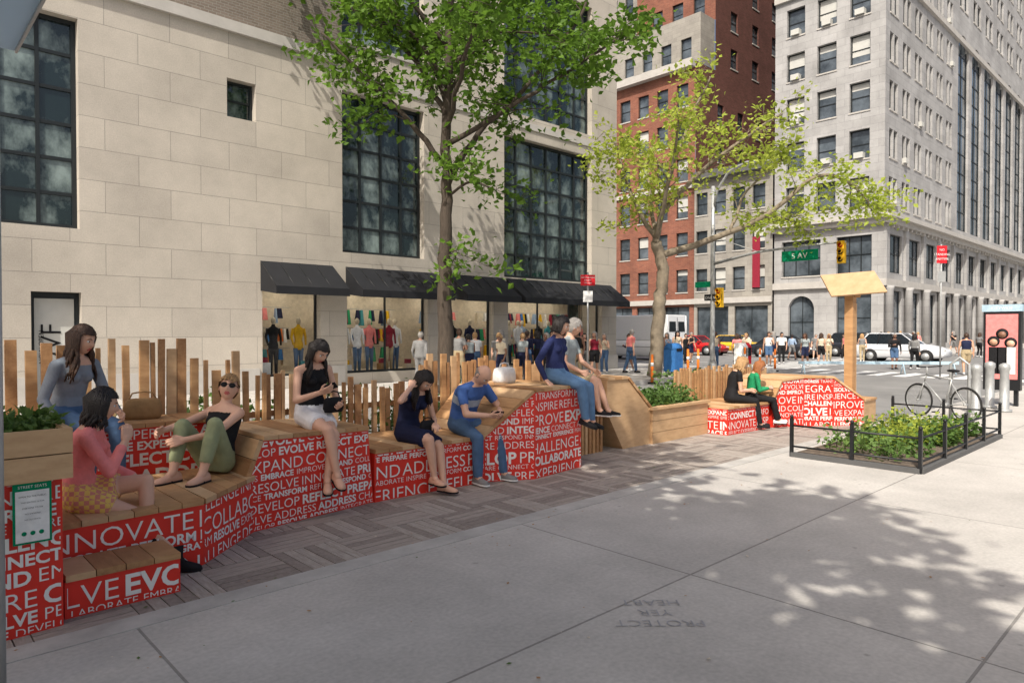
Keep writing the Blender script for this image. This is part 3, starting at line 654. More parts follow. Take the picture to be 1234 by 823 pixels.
def hand(parent,name,w,d,n,side,curl,skin,vox):
    w=V(w);d=V(d).normalized();n=V(n);n=(n-d*n.dot(d)).normalized();s=d.cross(n)*side
    g=MB();P=[]
    def sg(a,b,ra,rb): capsule_to(g,a,b,ra,rb,False);P.append(('seg',a,b,ra,rb,skin,False))
    sg(w-d*.03,w+d*.015,.025,.025)
    Ls=[.066,.075,.07,.054]
    for i in range(4):
        lat=(1.5-i)*.021;k=w+d*(.088-.006*abs(i-1))+s*lat;sg(w+d*.012+s*lat*.5,k,.017,.0125)
        ang=0;p=k
        for j,fr_ in enumerate((.45,.31,.24)):
            ang+=curl*(.75 if j==0 else 1.0)*(1+.12*i);dd=d*math.cos(ang)+n*math.sin(ang);q=p+dd*(Ls[i]*fr_*1.05);sg(p,q,.0092-.0008*j,.0086-.0008*j);p=q
    k=w+d*.025+s*.028;sg(w+d*.01+s*.01,k,.016,.014);dd=(d*.65+s*.65+n*.35*(1+curl)).normalized();q=k+dd*.036;sg(k,q,.0115,.0105);dd=(d*.85+s*.2+n*.5*curl).normalized();sg(q,q+dd*.028,.0098,.0085)
    remesh(P,g,vox,2,name,parent)
def headpt(th,ph,off=0,fem=1):
    x=math.sin(th)*math.cos(ph);y=math.cos(th)*math.cos(ph);z=math.sin(ph)
    p=V((x*.076,y*.094,z*.118))
    if p.z<0:
        t=min(1,-p.z/.118);p.x*=1-.30*t*t
        if p.y<0: p.y*=1-.35*t;
        if p.y>0: p.y*=1-.06*t;p.y+=.004*t
    else: p.x*=1+.03*math.sin(p.z/.118*3.1);p.y=p.y-.006 if p.y<0 else p.y
    G=lambda cx,cz,sx,sz:math.exp(-((p.x-cx)/sx)**2-((p.z-cz)/sz)**2)
    if y>0:
        f=0
        f+=.021*G(0,-.022,.011,.015)+.012*G(0,-.002,.008,.022)
        f+=.005*G(0,.034,.05,.012)-.010*(G(.031,.012,.016,.012)+G(-.031,.012,.016,.012))
        f+=.006*G(0,-.056,.020,.007)+.004*G(0,-.068,.016,.006)-.004*G(0,-.062,.02,.003)+.008*G(0,-.098,.022,.015)
        f+=.005*(G(.042,-.018,.02,.02)+G(-.042,-.018,.02,.02))
        p.y+=f*min(1,y*1.6)
    q=V((x,y,z)).normalized();return p+q*off
def head(parent,c,Rm,sk,hair,hs,fem,lod,glasses=False,s=1.0,hl=.35,bun=False,vol=1.0):
    g=MB();nu,nv=(44,32) if lod else (20,16)
    def grid(off,nu,nv,noise=0,rnd=None):
        vs=[];
        for i in range(nv+1):
            ph=math.pi*(i/nv-.5);ph=max(min(ph,1.55),-1.55)
            for j in range(nu): vs.append(headpt(2*math.pi*j/nu,ph,off+(rnd.gauss(0,noise) if noise else 0)))
        return vs
    vs=grid(0,nu,nv);fl=[];fs=[]
    for i in range(nv):
        for j in range(nu):
            f=[i*nu+j,(i)*nu+(j+1)%nu,(i+1)*nu+(j+1)%nu,(i+1)*nu+j];cc=(vs[f[0]]+vs[f[2]])/2
            (fl if (cc.y>.07 and abs(cc.x)<.024*(1-abs(cc.z+.062)/.03) and abs(cc.z+.062)<.0125) else fs).append(f)
    T=lambda p:c+Rm@(V(p)*s)
    tv=[T(v) for v in vs];g.add(tv,fs,sk,True)
    if fl: g.add(tv,fl,'lips' if fem else sk,True)
    ax=[Rm@X,Rm@Y,Rm@Z]
    for sx in (-1,1):
        g.sphere(T((sx*.078,-.008,-.005)),(.010*s,.018*s,.030*s),sk,10,8,ax)
        g.sphere(T((sx*.031,.077,.010)),(.0145*s,.010*s,.0085*s),'eye',10,8,ax)
        g.sphere(T((sx*.031,.0845,.010)),(.0062*s,.004*s,.0068*s),'iris',8,6,ax)
        g.tube([T((sx*.014,.0925,.030)),T((sx*.032,.0905,.035)),T((sx*.05,.080,.029))],[.003*s,.0034*s,.002*s],hair if hair!='hair_grey' else 'hair_brown',5)
        if glasses:
            g.sphere(T((sx*.033,.092,.010)),(.029*s,.008*s,.023*s),'black',12,8,ax);g.tube([T((sx*.058,.085,.014)),T((sx*.080,.02,.008)),T((sx*.08,-.01,.002))],.0028,'black',5)
    if glasses: g.tube([T((-.01,.10,.015)),T((.01,.10,.015))],.003,'black',5)
    g.build('head',parent)
    g=MB();rnd=random.Random(int(c.x*1000)+5);off=.014*vol if hs!='bald' else .003;hv=grid(off,nu,nv);fs=[]
    for i in range(nv):
        for j in range(nu):
            f=[i*nu+j,(i)*nu+(j+1)%nu,(i+1)*nu+(j+1)%nu,(i+1)*nu+j];cc=(hv[f[0]]+hv[f[2]])/2
            lim=.062 if cc.y>.05 else (.03 if cc.y>.02 else (-.015 if cc.y>-.02 else -.085))
            if hs in('long',) and cc.y<.03 : lim=min(lim,-.09 if cc.y<0 else .0)
            ok=cc.z>lim
            if hs=='bald': ok=(-.07<cc.z<.035 and cc.y<.01 and cc.z>(-.02 if cc.y>-.03 else -.07))
            if ok: fs.append(f)
    rn=random.Random(3);tv=[T(v)+V((rn.gauss(0,.0025),rn.gauss(0,.0025),rn.gauss(0,.0025))) for v in hv];g.add(tv,fs,hair,True)
    if hs=='long':
        K=56 if lod else 16
        for k in range(K):
            a=(k+.5)/K*2-1;th=math.pi+a*math.radians(112)
            p0=headpt(th+rnd.gauss(0,.05),.85+rnd.random()*.4,.012);p1=headpt(th,.2,.020*vol);p2=headpt(th,-.45,.022*vol)
            P=[T(p0),T(p1),T(p2)];L=hl*rnd.uniform(.78,1.08);out=(Rm@V((p1.x*.9,min(p1.y,0)*.6,0)))
            wv=rnd.random()*6
            for q in range(1,6):
                t=q/5;P.append(P[2]+V((0,0,-L*t))+out*(.35*t)+V((math.sin(wv+t*5)*.012*vol,math.cos(wv+t*5)*.012*vol,0)))
            r=.0115*vol if lod else .022;g.tube(P,[r*.5,r,r*1.15,r*1.1,r,r*.9,r*.7,r*.3],hair,6)
    if hs=='short':
        for k in range(90 if lod else 0):
            th=rnd.uniform(0,6.28);ph=rnd.uniform(.45,1.4);p0=headpt(th,ph,.010);p1=headpt(th+.15,ph-.25,.019);g.tube([T(p0),T(p1)],[.009,.003],hair,5)
    if bun: g.sphere(T((0,-.105,.06)),(.035*s,.035*s,.035*s),hair,12,8)
    g.build('hair',parent)
def shoe(parent,name,a,d,kind,m,skin,sole='black'):
    a=V(a);d=V(d).normalized();r=d.cross(Z);r=r.normalized() if r.length>.1 else X;u=r.cross(d)
    g=MB();hh=.075
    secs=[(-.075,.018,.05),(-.065,.030,.062),(-.02,.036,.078),(.03,.036,.07),(.075,.043,.05),(.12,.045,.040),(.155,.036,.032),(.175,.018,.022)]
    rings=[]
    for y,w,h in secs:
        rg=[]
        for j in range(12):
            t=2*math.pi*j/12;xx=math.cos(t)*w;zz=math.sin(t);zz=(zz*h if zz>0 else zz*.012);rg.append(a-u*hh+d*y+r*xx+u*(zz+.012))
        rings.append(rg)
    g.loft(rings,m if kind!='sandal' else skin)
    rings=[[a-u*(hh+.004)+d*(y*1.03)+r*(sx*w*1.08)+u*z for sx,z in ((-1,0),(1,0),(1,.016),(-1,.016))] for y,w,h in secs];g.loft(rings,sole,smooth=False)
    if kind=='boot': g.tube([a-u*.03,a+u*.02-d*.005,a+u*.09-d*.01],[.05,.047,.05],m,12)
    if kind=='sandal':
        for y in (.03,.10): g.tube([a-u*(hh-.0)+d*y-r*.045,a-u*(hh-.055+y*.25)+d*y,a-u*hh+d*y+r*.045],.007,sole,6)
    g.build(name,parent)
def person(name,loc,face,s=1.0,ph=.1,lean=0,side=0,turn=0,hunch=.02,feet=None,kpole=None,hands=None,epole=None,hd=(0,0),fdir=None,
           top='white',bottom='denim',sleeve=.5,legc=2.0,skirt=None,shoes=('sneak','black'),sole='black',skin='skin',hair='hair_dark',hs='short',fem=True,
           neck=.475,glasses=False,curl=.5,palm=None,hdir=None,lod=True,hl=.35,vol=1.0,wide=1.0,bun=False,strap=False,phone=False,tops=None):
    rt=root(name,loc,math.radians(face-90));rt.scale=(s,s,s)
    g=MB();P=[]
    def sg(a,b,ra,rb,m,flat=False): capsule_to(g,a,b,ra,rb,flat);P.append(('seg',V(a),V(b),ra,rb,m,flat))
    pel=V((0,0,ph));Rt=Matrix.Rotation(math.radians(turn),3,'Z')@Matrix.Rotation(math.radians(side),3,'Y')@Matrix.Rotation(-math.radians(lean),3,'X')
    u=Rt@Z;r=Rt@X;f=Rt@Y;k=wide
    tab=[(-.09,.13*k,.09*k),(-.03,.172*k,.118*k),(.05,.172*k,.118*k),(.17,(.132 if fem else .15)*k,(.092 if fem else .11)*k),(.28,(.142 if fem else .165)*k,(.105 if fem else .118)*k),(.37,(.158 if fem else .18)*k,.115*k),(.44,(.165 if fem else .185),.09),(.49,.10,.07),(.51,.055,.055)]
    off=[0,0,0]+[-hunch*math.sin(math.pi*min(1,t[0]/.5)) for t in tab[3:]]
    rings=[]
    for (h,rx,ry),of in zip(tab,off):
        rings.append([pel+u*h+f*of+r*(rx*math.copysign(abs(math.cos(2*math.pi*j/20))**.9,math.cos(2*math.pi*j/20)))+f*(ry*math.sin(2*math.pi*j/20)) for j in range(20)])
    g.loft(rings,'skin')
    ms=[(.10,bottom if not skirt else skirt),(neck,top),(9,skin)]
    if tops: ms=tops
    P.append(('tor',pel,u,r,f,tab,off,ms))
    if fem:
        for sx in (-1,1): sg(pel+u*.335+f*.055+r*(sx*.062),pel+u*.34+f*.075+r*(sx*.06),.058,.05,top)
    nb=pel+u*.49
    Rh=Rt@Matrix.Rotation(math.radians(hd[0]),3,'Z')@Matrix.Rotation(math.radians(hd[1]),3,'X')
    hc=nb+u*.055+Rh@V((0,.022,.10))
    sg(nb-u*.02,nb+u*.055+f*.005,.054,.048,skin);sg(nb+u*.05,hc-Rh@V((0,.005,.05)),.048,.046,skin)
    hw=.168 if fem else .19
    hands=hands or ((.22,.05,ph-.02),(-.22,.05,ph-.02));epole=epole or ((.5,-.8,-.3),(-.5,-.8,-.3))
    fm=.92 if fem else 1.0
    for i,sx in enumerate((1,-1)):
        sh=pel+u*.425+r*(sx*hw);tm=top if sleeve>0 else skin
        sg(nb-u*.02+r*(sx*.03),sh+u*.005,.05,.05*fm,tm if not strap else skin)
        el,wr=ik(sh,hands[i],.285,.25,epole[i]);sl=sleeve
        if sl<=0: sg(sh,el,.047*fm,.037*fm,skin)
        elif sl<1: m_=sh.lerp(el,sl);sg(sh,el,.047*fm,.037*fm,skin);sg(sh,m_,.060*fm,.052*fm,top,True);sg(sh,sh+u*.001,.060*fm,.06*fm,top)
        else: sg(sh,el,.056*fm,.046*fm,top)
        mid=el.lerp(wr,.3)
        if sl>=1.95: sg(el,mid,.045*fm,.044*fm,top);sg(mid,wr,.044*fm,.032*fm,top,True);sg(mid,wr,.035*fm,.026*fm,skin)
        elif sl>1:
            q=el.lerp(wr,sl-1);sg(el,q,.046*fm,.04*fm,top,True);sg(el,wr,.037*fm,.026*fm,skin)
        else: sg(el,mid,.038*fm,.037*fm,skin);sg(mid,wr,.037*fm,.026*fm,skin)
        dd=(wr-el).normalized()
        if hdir and hdir[i]: dd=(dd*.5+V(hdir[i]).normalized()).normalized()
        pn=V(palm[i]) if palm and palm[i] else V((-sx,.2,-.4))
        sid=1 if (dd.cross(pn)).dot(V((0,.6,.5)))>0 else -1
        hand(rt,'hand_'+('right','left')[i],wr,dd,pn,sid,curl if not hasattr(curl,'__len__') else curl[i],skin,.005 if lod else .009)
        hip=pel+V((sx*.092,0,-.0));feet_=feet or ((.10,.05,-ph*0+.08),(-.10,-.05,.08))
        kp=kpole[i] if kpole else (0,1,.6)
        kn,an=ik(hip,feet_[i],.425,.405,kp)
        lc=legc;
        def leg(a,b,ra,rb,c):
            if c>=1: sg(a,b,ra+.010,rb+.010,bottom)
            elif c<=0: sg(a,b,ra,rb,skin)
            else: sg(a,b,ra,rb,skin);sg(a,a.lerp(b,c),ra+.014,(ra+(rb-ra)*c)+.018,bottom,True)
        leg(hip,kn,.086*k,.056,min(lc,1) if not skirt else 0)
        cf=kn.lerp(an,.32);leg(kn,cf,.053,.053,1 if lc>1.1 and not skirt else 0)
        if lc>=1.3 and not skirt:
            q=cf.lerp(an,min(1,(lc-1.3)/.65));sg(cf,q,.066,.052,bottom,True);sg(cf,an,.053,.034,skin)
        else: sg(cf,an,.053,.034,skin)
        if skirt:
            e=hip.lerp(kn,legc)
            sg(hip,e,.108,.098 if ph<.3 else .12,skirt,True);sg(hip+V((-sx*.07,0,.0)),e+V((-sx*.045,0,0)),.098,.09,skirt,True)
        fd=V(fdir[i]) if fdir else V((sx*.15,1,0))
        sg(an,an-Z*.02+fd.normalized()*.03,.036,.034,skin if shoes[0]!='boot' else shoes[1])
        shoe(rt,'shoe_'+('right','left')[i],an,fd,shoes[0],shoes[1],skin,sole)
        if phone and i==0:
            gp=MB();c_=wr+dd*.09+pn.normalized()*.035;a3=dd;gp.obox(c_,(a3,a3.cross(pn).normalized(),pn),(.07,.036,.005),'black');gp.build('phone',rt)
    remesh(P,g,.010 if lod else .020,4 if lod else 2,'body',rt)
    head(rt,hc,Rh,skin,hair,hs,fem,lod,glasses,1.0,hl,bun,vol)
    return rt
person('seated_woman',(1.17,6.5,.92),-62,.97,lean=12,feet=((.12,.36,-.40),(-.12,.42,-.40)),hands=((.26,.22,.05),(-.16,.38,.12)),top='denimj',bottom='denim',sleeve=2,hair='hair_brown',hs='long',hl=.27,vol=1.25,hd=(14,-4),shoes=('sneak','white'),neck=.44)
person('seated_woman',(1.04,5.42,.48),-22,.97,lean=10,hunch=.04,feet=((.10,.62,-.40),(.13,.44,-.22)),kpole=((.2,1,.8),(-.1,1,.9)),fdir=((.2,1,-.1),(.5,.9,-.1)),
  hands=((.10,.30,.48),(-.10,.36,.16)),epole=((.6,-.2,-1),(-.5,-.3,-1)),hdir=((-.2,0,1),None),palm=((-.6,-.4,.1),None),curl=(.7,.4),top='pink',bottom='plaid',skirt='plaid',legc=.55,sleeve=1.8,hair='hair_dark',hs='long',hl=.10,hd=(8,-4),shoes=('boot','black'),neck=.47)
person('seated_woman',(2.16,6.0,.48),205,.98,lean=-14,feet=((.02,.44,.08),(-.22,.36,.08)),kpole=((.1,.3,1),(-.2,.3,1)),hands=((.14,.42,.42),(-.02,.36,.34)),hd=(38,4),epole=((.8,-.4,-.6),(-.8,-.4,-.6)),
  top='black',bottom='olive',sleeve=0,legc=1.75,hair='hair_blond',hs='short',bun=True,glasses=True,shoes=('sandal','black'),neck=.42,strap=True)
person('seated_woman',(3.10,6.12,.80),-84,.98,lean=6,hunch=.03,feet=((.05,.50,-.42),(.10,.42,-.47)),kpole=((0,1,.4),(0,1,.4)),hands=((.09,.30,.33),(-.13,.28,.20)),epole=((.6,-.4,-1),(-.6,-.4,-1)),hd=(4,-30),
  top='black',bottom='skirtw',skirt='skirtw',legc=.62,sleeve=0,hair='hair_dark',hs='long',hl=.24,shoes=('sandal','black'),fdir=((.2,1,-.4),(.6,1,-.4)),palm=((-.4,-.5,.6),(.5,-.2,.6)),phone=True,neck=.45)
person('seated_woman',(4.22,6.12,.51),-80,.97,lean=18,hunch=.05,feet=((.06,.46,-.34),(-.02,.52,-.42)),kpole=((.1,1,.8),(-.1,1,.6)),hands=((.19,.24,.62),(-.08,.34,.20)),epole=((1,.3,-.6),(-.6,-.2,-1)),hdir=((-.6,-.3,.8),None),palm=((-.6,-.6,-.2),(.3,.2,-1)),hd=(0,-26),
  top='navy',bottom='navy',skirt='navy',legc=.9,sleeve=.35,hair='hair_dark',hs='long',hl=.24,vol=1.15,shoes=('sandal','black'),neck=.46,curl=.6)
person('seated_man',(4.98,6.12,.53),-84,1.03,lean=24,hunch=.05,feet=((.17,.40,-.42),(-.17,.46,-.42)),kpole=((.2,1,.9),(-.2,1,.9)),hands=((.04,.44,.22),(-.12,.46,.22)),epole=((1,-.3,-.5),(-1,-.3,-.5)),hd=(0,-26),
  top='polo',bottom='denim',sleeve=.62,legc=2,hair='hair_grey',hs='bald',fem=False,shoes=('sneak','grey'),sole='white',skin='skin',palm=((-.5,-.4,.7),(.5,-.4,.7)),phone=True,wide=1.12,neck=.48,tops=[(.08,'denim'),(.24,'polo'),(.33,'polo2'),(.48,'polo'),(9,'skin')])
person('seated_woman',(6.27,5.86,1.03),-76,1.0,lean=2,feet=((.07,.46,-.40),(-.16,.42,-.44)),kpole=((.1,1,.5),(-.1,1,.5)),hands=((.27,.02,.06),(-.27,.06,.06)),hd=(14,-20),curl=.25,hdir=((.2,1,-.3),(-.2,1,-.3)),palm=((0,0,-1),(0,0,-1)),
  top='navy2',bottom='denim2',sleeve=2,legc=1.95,hair='hair_dark',hs='long',hl=.04,shoes=('sneak','black'),fdir=((.1,1,-.25),(-.3,1,-.25)),bun=True)
person('seated_man',(7.12,6.45,.99),-66,1.03,lean=6,feet=((.12,.50,-.36),(-.08,.56,-.38)),kpole=((.1,1,.5),(-.1,1,.5)),hands=((.20,.28,.14),(-.14,.36,.14)),hd=(30,-14),
  top='greyt',bottom='khaki',sleeve=.6,legc=.95,hair='hair_grey',hs='short',fem=False,shoes=('sneak','black'),sole='white',wide=1.05)
person('seated_woman',(10.72,5.92,.46),-44,.95,lean=14,feet=((.06,.50,-.36),(-.12,.58,-.36)),hands=((.05,.34,.22),(-.10,.36,.22)),hd=(-6,-18),top='black',bottom='black',sleeve=.4,legc=2,hair='hair_blond',hs='long',hl=.10,shoes=('sneak','black'),bun=True)
person('seated_girl',(11.20,5.80,.46),-50,.86,lean=10,feet=((.06,.50,-.36),(-.12,.58,-.36)),hands=((.05,.34,.28),(-.10,.34,.26)),hd=(-10,-22),top='green',bottom='black',sleeve=1.9,legc=2,hair='hair_ginger',hs='long',hl=.22,shoes=('sneak','white'))
def bag(name,c,w,h,d,m,rz=0,strap=.12):
    rt=root(name,c,math.radians(rz));g=MB();rings=[]
    for z,k in [(0,.82),(.04,1),(h*.6,.97),(h*.92,.86),(h,.7)]:
        rings.append([(w/2*k*math.copysign(abs(math.cos(t*math.pi/8))**.5,math.cos(t*math.pi/8)),d/2*k*math.copysign(abs(math.sin(t*math.pi/8))**.6,math.sin(t*math.pi/8)),z) for t in range(16)])
    g.loft(rings,m);g.tube([(-w*.35,0,h*.9),(-w*.25,0,h+strap*.8),(0,0,h+strap),(w*.25,0,h+strap*.8),(w*.35,0,h*.9)],.007,m,6);g.build('bag_body',rt)
bag('tote_bag',(5.85,6.35,1.03),.36,.2,.2,'white',15,.06);bag('brown_handbag',(1.75,6.6,.92),.32,.18,.16,'tan',-10,.06);bag('black_handbag',(3.22,5.9,.92),.22,.14,.09,'black',10,.06);bag('black_handbag',(4.28,5.84,.62),.2,.13,.07,'black',5,.03)
rp=random.Random(77)
peds=[(15.4,17.0,200),(16.9,17.4,20),(17.6,16.6,190),(18.9,17.3,10),(21.0,17.0,180),(22.0,16.5,0),(33,21,250),(34.2,21.4,250),(36.5,19.6,180),(38,20,0),(39.5,19,90),(41,18.6,0),(43,18,180),(50,19.5,0),(35,11,190),(35.5,10.3,10),(32.8,7.6,20),(55,16,180),(56,17.2,0),(54,15.4,90),(56,13,180),(27,17.6,200),(31,16.8,20),(46.5,16.2,10),
 (15.9,16.4,10),(16.3,17.8,100),(18.2,17.9,80),(19.6,16.8,190),(20.2,17.7,10),(23.2,17.4,180),(24.1,16.6,10),(25.6,17.2,200),(29.6,17.2,10),(30.3,15.9,190),(48,17.0,0),(49,16.2,180),(51.6,16.6,0),(33.5,16.4,190),(12.6,17.6,10),(55,12,0),(57,14,180),(34,4,90),(44,16.6,180),
 (14.8,16.2,190),(14.3,17.2,60),(16.6,15.9,210),(17.3,17.6,30),(15.0,17.7,90),(18.5,16.2,180),(13.6,16.9,15),(19.2,16.0,200),(37,15.2,10),(40,16.0,190),(42,14.9,0),(36,16.9,180),(34.6,15.0,200)]
for i,(x,y,fc) in enumerate(peds):
    fem=rp.random()<.5;st=rp.uniform(.05,.30);sl=rp.choice([.5,.6,2,0]);ax_=rp.uniform(-.5,1.2);fc+=rp.uniform(-25,25)
    z=0 if ((x<28.8 and (y<4.3 or y>13.9)) or (x>53 and (y<4.3 or y>13.9))) else -.13
    hr=(.24,-.10+st*.5,.80);hl_=(-.24,.16-st*.3,.82)
    if ax_>.7: hr=(.12,.28,1.12)
    elif ax_<-.2: hl_=(-.10,.24,1.25)
    person('pedestrian',(x,y,z),fc,rp.uniform(.94,1.06),ph=.90,lean=rp.uniform(0,6),feet=((.09,st,.08),(-.09,-st,.10)),kpole=((0,1,0),(0,1,0)),hands=(hr,hl_),hd=(rp.uniform(-30,30),rp.uniform(-15,3)),
      top=rp.choice(['white','black','navy','lblue','maroon','greyt','cream','teal','grey','pink']),bottom=rp.choice(['denim','black','khaki','navy','grey']),sleeve=sl,legc=rp.choice([2,2,.9]),
      hair=rp.choice(['hair_dark','hair_brown','hair_blond','hair_grey']),hs='long' if fem else 'short',hl=.2,fem=fem,skin=rp.choice(['skin','skin2','skin3']),shoes=('sneak',rp.choice(['black','white'])),lod=False,curl=.35)
# ================================================================== VEHICLES
def car(name,x,y,ang,paint,kind='sedan'):
    rt=root(name,(x,y,-.126),math.radians(ang));g=MB()
    if kind=='suv': L,W,zb,zr,g0,g1,r0,r1=4.75,1.88,1.02,1.66,-2.15,1.0,-1.6,.15
    elif kind=='van': L,W,zb,zr,g0,g1,r0,r1=6.2,2.15,1.25,2.75,-3.05,2.3,-3.03,1.5
    else: L,W,zb,zr,g0,g1,r0,r1=4.7,1.82,.92,1.44,-1.75,1.05,-1.05,.35
    st=[(-L/2,.80,.45,zb*.82),(-L/2+.12,.93,.28,zb*.95),(-L/2+.6,1,.22,zb*(1.0 if kind!='sedan' else .98)),(g1-.1,1,.22,zb),(g1+.35,.99,.22,zb*.97),(L/2-.5,.95,.24,zb*.86),(L/2-.12,.86,.28,zb*.72),(L/2,.72,.38,zb*.6)]
    rings=[]
    for xx,w,z0,z1 in st:
        h=W/2*w;rings.append([(xx,-h*.92,z0),(xx,-h,z0+.12),(xx,-h,z0+(z1-z0)*.55),(xx,-h*.96,z1-.06),(xx,-h*.86,z1),(xx,0,z1+.025),(xx,h*.86,z1),(xx,h*.96,z1-.06),(xx,h,z0+(z1-z0)*.55),(xx,h,z0+.12),(xx,h*.92,z0)])
    g.loft(rings,paint)
    b,t=W/2*(.88 if kind!='van' else .97),W/2*(.70 if kind!='van' else .90)
    B=[(g0,-b,zb-.03),(g1,-b,zb-.03),(g1,b,zb-.03),(g0,b,zb-.03)];T_=[(r0,-t,zr-.04),(r1,-t,zr-.04),(r1,t,zr-.04),(r0,t,zr-.04)]
    sidem='carglass' if kind!='van' else paint
    for i,j in ((0,1),(1,2),(2,3),(3,0)): g.quad(B[i],B[j],T_[j],T_[i],sidem if (i in(0,2) or (kind=='van' and i==3)) else 'carglass')
    g.loft([[(q[0],q[1],q[2]) for q in T_],[(q[0]*.98,q[1]*.93,zr) for q in T_]],paint,smooth=False)
    if kind=='van':
        for sy in (-1,1):
            g.quad((g0-.012,sy*.12,1.75),(g0-.012,sy*.85,1.75),(r0-.008,sy*.8,2.35),(r0-.008,sy*.12,2.35),'carglass')
            g.box(-L/2-.02,sy*.85-.1,.8,-L/2+.03,sy*.85+.1,1.15,'lamp_red')
        g.box(-L/2-.03,-.9,.35,-L/2+.05,.9,.5,'black');g.box(g0-.02,-.008,.6,g0-.005,.008,2.6,'black')
    for sy in (-1,1):
        for fx in (0,.34,.68,1):
            if kind=='van' and fx in (.34,.68): continue
            p=V((g0+(g1-g0)*fx,sy*(b+.004),zb-.03));q=V((r0+(r1-r0)*fx,sy*(t+.004),zr-.03));g.tube([p,q],.03,paint if fx in(0,1) else 'black',6)
        if kind=='van': g.quad((1.0,sy*(b+.006),zb+.1),(g1-.2,sy*(b+.004),zb+.1),(r1+.1,sy*(t+.05),zr-.5),(1.0,sy*(t+.055),zr-.5),'carglass')
        for wx in (-L/2+.92,L/2-.92):
            c=V((wx,sy*(W/2-.12),.34));g.tube([c-Y*.13*sy,c+Y*.13*sy],.34,'tyre',20);g.tube([c+Y*.12*sy,c+Y*.137*sy],.21,'grey_metal',14);g.tube([c+Y*.02*sy,c+Y*.123*sy],.40,'black',20)
        g.box(L/2-.22,sy*W*.30-.16,zb*.60,L/2-.03,sy*W*.30+.16,zb*.72,'lamp_white');g.box(-L/2+.0,sy*W*.36-.12,zb*.68,-L/2+.12,sy*W*.36+.12,zb*.82,'lamp_red')
        g.box(g1-.35,sy*(W/2+.02)-.07,zb,g1-.17,sy*(W/2+.02)+.07,zb+.14,paint)
        g.box(-L/2+.6,sy*(W/2+.002)-.004,zb*.64,L/2-1.2,sy*(W/2+.002)+.004,zb*.66,'black')
    g.build('car_body',rt)
car('silver_suv',44,13.4,-90,'paint_silver','suv');car('dark_sedan',45.2,20.9,-90,'paint_dark');car('red_sedan',44.8,27.6,-90,'paint_red');car('white_van',35.5,26.2,90,'paint_white','van')
car('dark_suv',45.6,35,-90,'paint_dark','suv');car('yellow_taxi',49.5,27,-90,'paint_yellow');car('dark_suv',49.6,17.6,-90,'paint_dark','suv')
# ================================================================== STREET FURNITURE
rt=root('traffic_signal_pole');g=MB();px,py=27,15.8
g.tube([(px,py,0),(px,py,.5),(px,py,5),(px,py,8)],[.15,.11,.10,.08],'grey_metal',12);g.tube([(px,py,0),(px,py,.35)],[.24,.18],'grey_metal',12)
g.tube([(px,py,7.0),(px,py-.2,7.8),(px-.1,py-.8,8.5),(px-.1,py-1.6,8.75),(px-.1,py-2.3,8.7)],[.07,.06,.055,.05,.04],'grey_metal',8);g.sphere((px-.1,py-2.6,8.62),(.18,.42,.10),'grey_metal')
g.tube([(px,py,4.6),(px,py-2,4.95),(px,py-4,5.05),(px,py-5.6,5.05)],[.07,.055,.045,.035],'grey_metal',8);g.tube([(px,py,5.8),(px,py-2,5.0)],.015,'grey_metal',5);g.build('pole',rt)
g=MB();g.box(px-.1,12.65-1.45,4.45,px-.07,12.65,4.87,'green_sign');text(g,'5 AV',(px-.1,11.93,4.55),-Y,Z,-X,.22,'white',off=.004);g.build('street_name_sign',rt)
g=MB()
for (yy,zz) in [(10.35,4.25),(15.45,2.7)]:
    g.box(px-.13,yy-.13,zz,px+.10,yy+.13,zz+.84,'yellow')
    for k,m in enumerate(['green_sign','orange','lamp_red']):
        g.tube([(px-.13,yy,zz+.14+k*.27),(px-.16,yy,zz+.14+k*.27)],.09,m if k==2 else 'black',12);g.tube([(px-.135,yy,zz+.20+k*.27),(px-.28,yy,zz+.19+k*.27)],[.10,.09],'yellow',10,cap=False)
g.build('signal_heads',rt)
g=MB();g.box(px-.1,py-.5,3.0,px-.08,py+.35,3.28,'black');text(g,'ONE WAY',(px-.1,py-.08,3.07),-Y,Z,-X,.12,'white');g.box(px-.05,py+.1,3.6,px+.05,py+.85,3.85,'green_sign');g.build('small_signs',rt)
def signpost(x,y,h,signs,base=0):
    rt=root('street_sign_post');g=MB();g.tube([(x,y,base),(x,y,h)],.03,'grey_metal',8)
    for (w,z0,z1,m,tx,fx) in signs:
        N=V(fx);U=N.cross(Z)*-1;c=V((x,y,(z0+z1)/2))+N*.04;g.obox(c,(U,Z,N),(w/2,(z1-z0)/2,.004),m)
        for i,q in enumerate(tx): text(g,q,c+Z*((z1-z0)*(.2-.26*i)),U,Z,N,(z1-z0)*.13,'white',off=.006)
    g.build('post_and_signs',rt)
fx=V((-.686,-.728,0))
signpost(16.7,14.2,3.55,[(.46,3.12,3.46,'red_sign',('NO STANDING','EXCEPT','TRUCKS'),fx),(.3,2.6,2.95,'white',(),fx)])
signpost(29.2,7.6,4.9,[(.38,4.2,4.85,'red_sign',('NO','STANDING','ANYTIME'),fx),(.3,3.5,3.9,'grey_metal',(),fx)],-.13)
rt=root('advertising_kiosk');g=MB();kx=18.6;ya,yb_=3.28,3.98
g.box(kx,ya,.35,kx+.2,yb_,2.12,'black_metal');g.box(kx-.02,ya-.03,2.122,kx+.22,yb_+.03,2.28,'ltblue');g.box(kx-.012,ya+.05,.6,kx-.002,yb_-.05,2.06,'pink')
for yy in (ya+.05,yb_-.13): g.box(kx+.05,yy,0,kx+.15,yy+.08,.35,'black_metal')
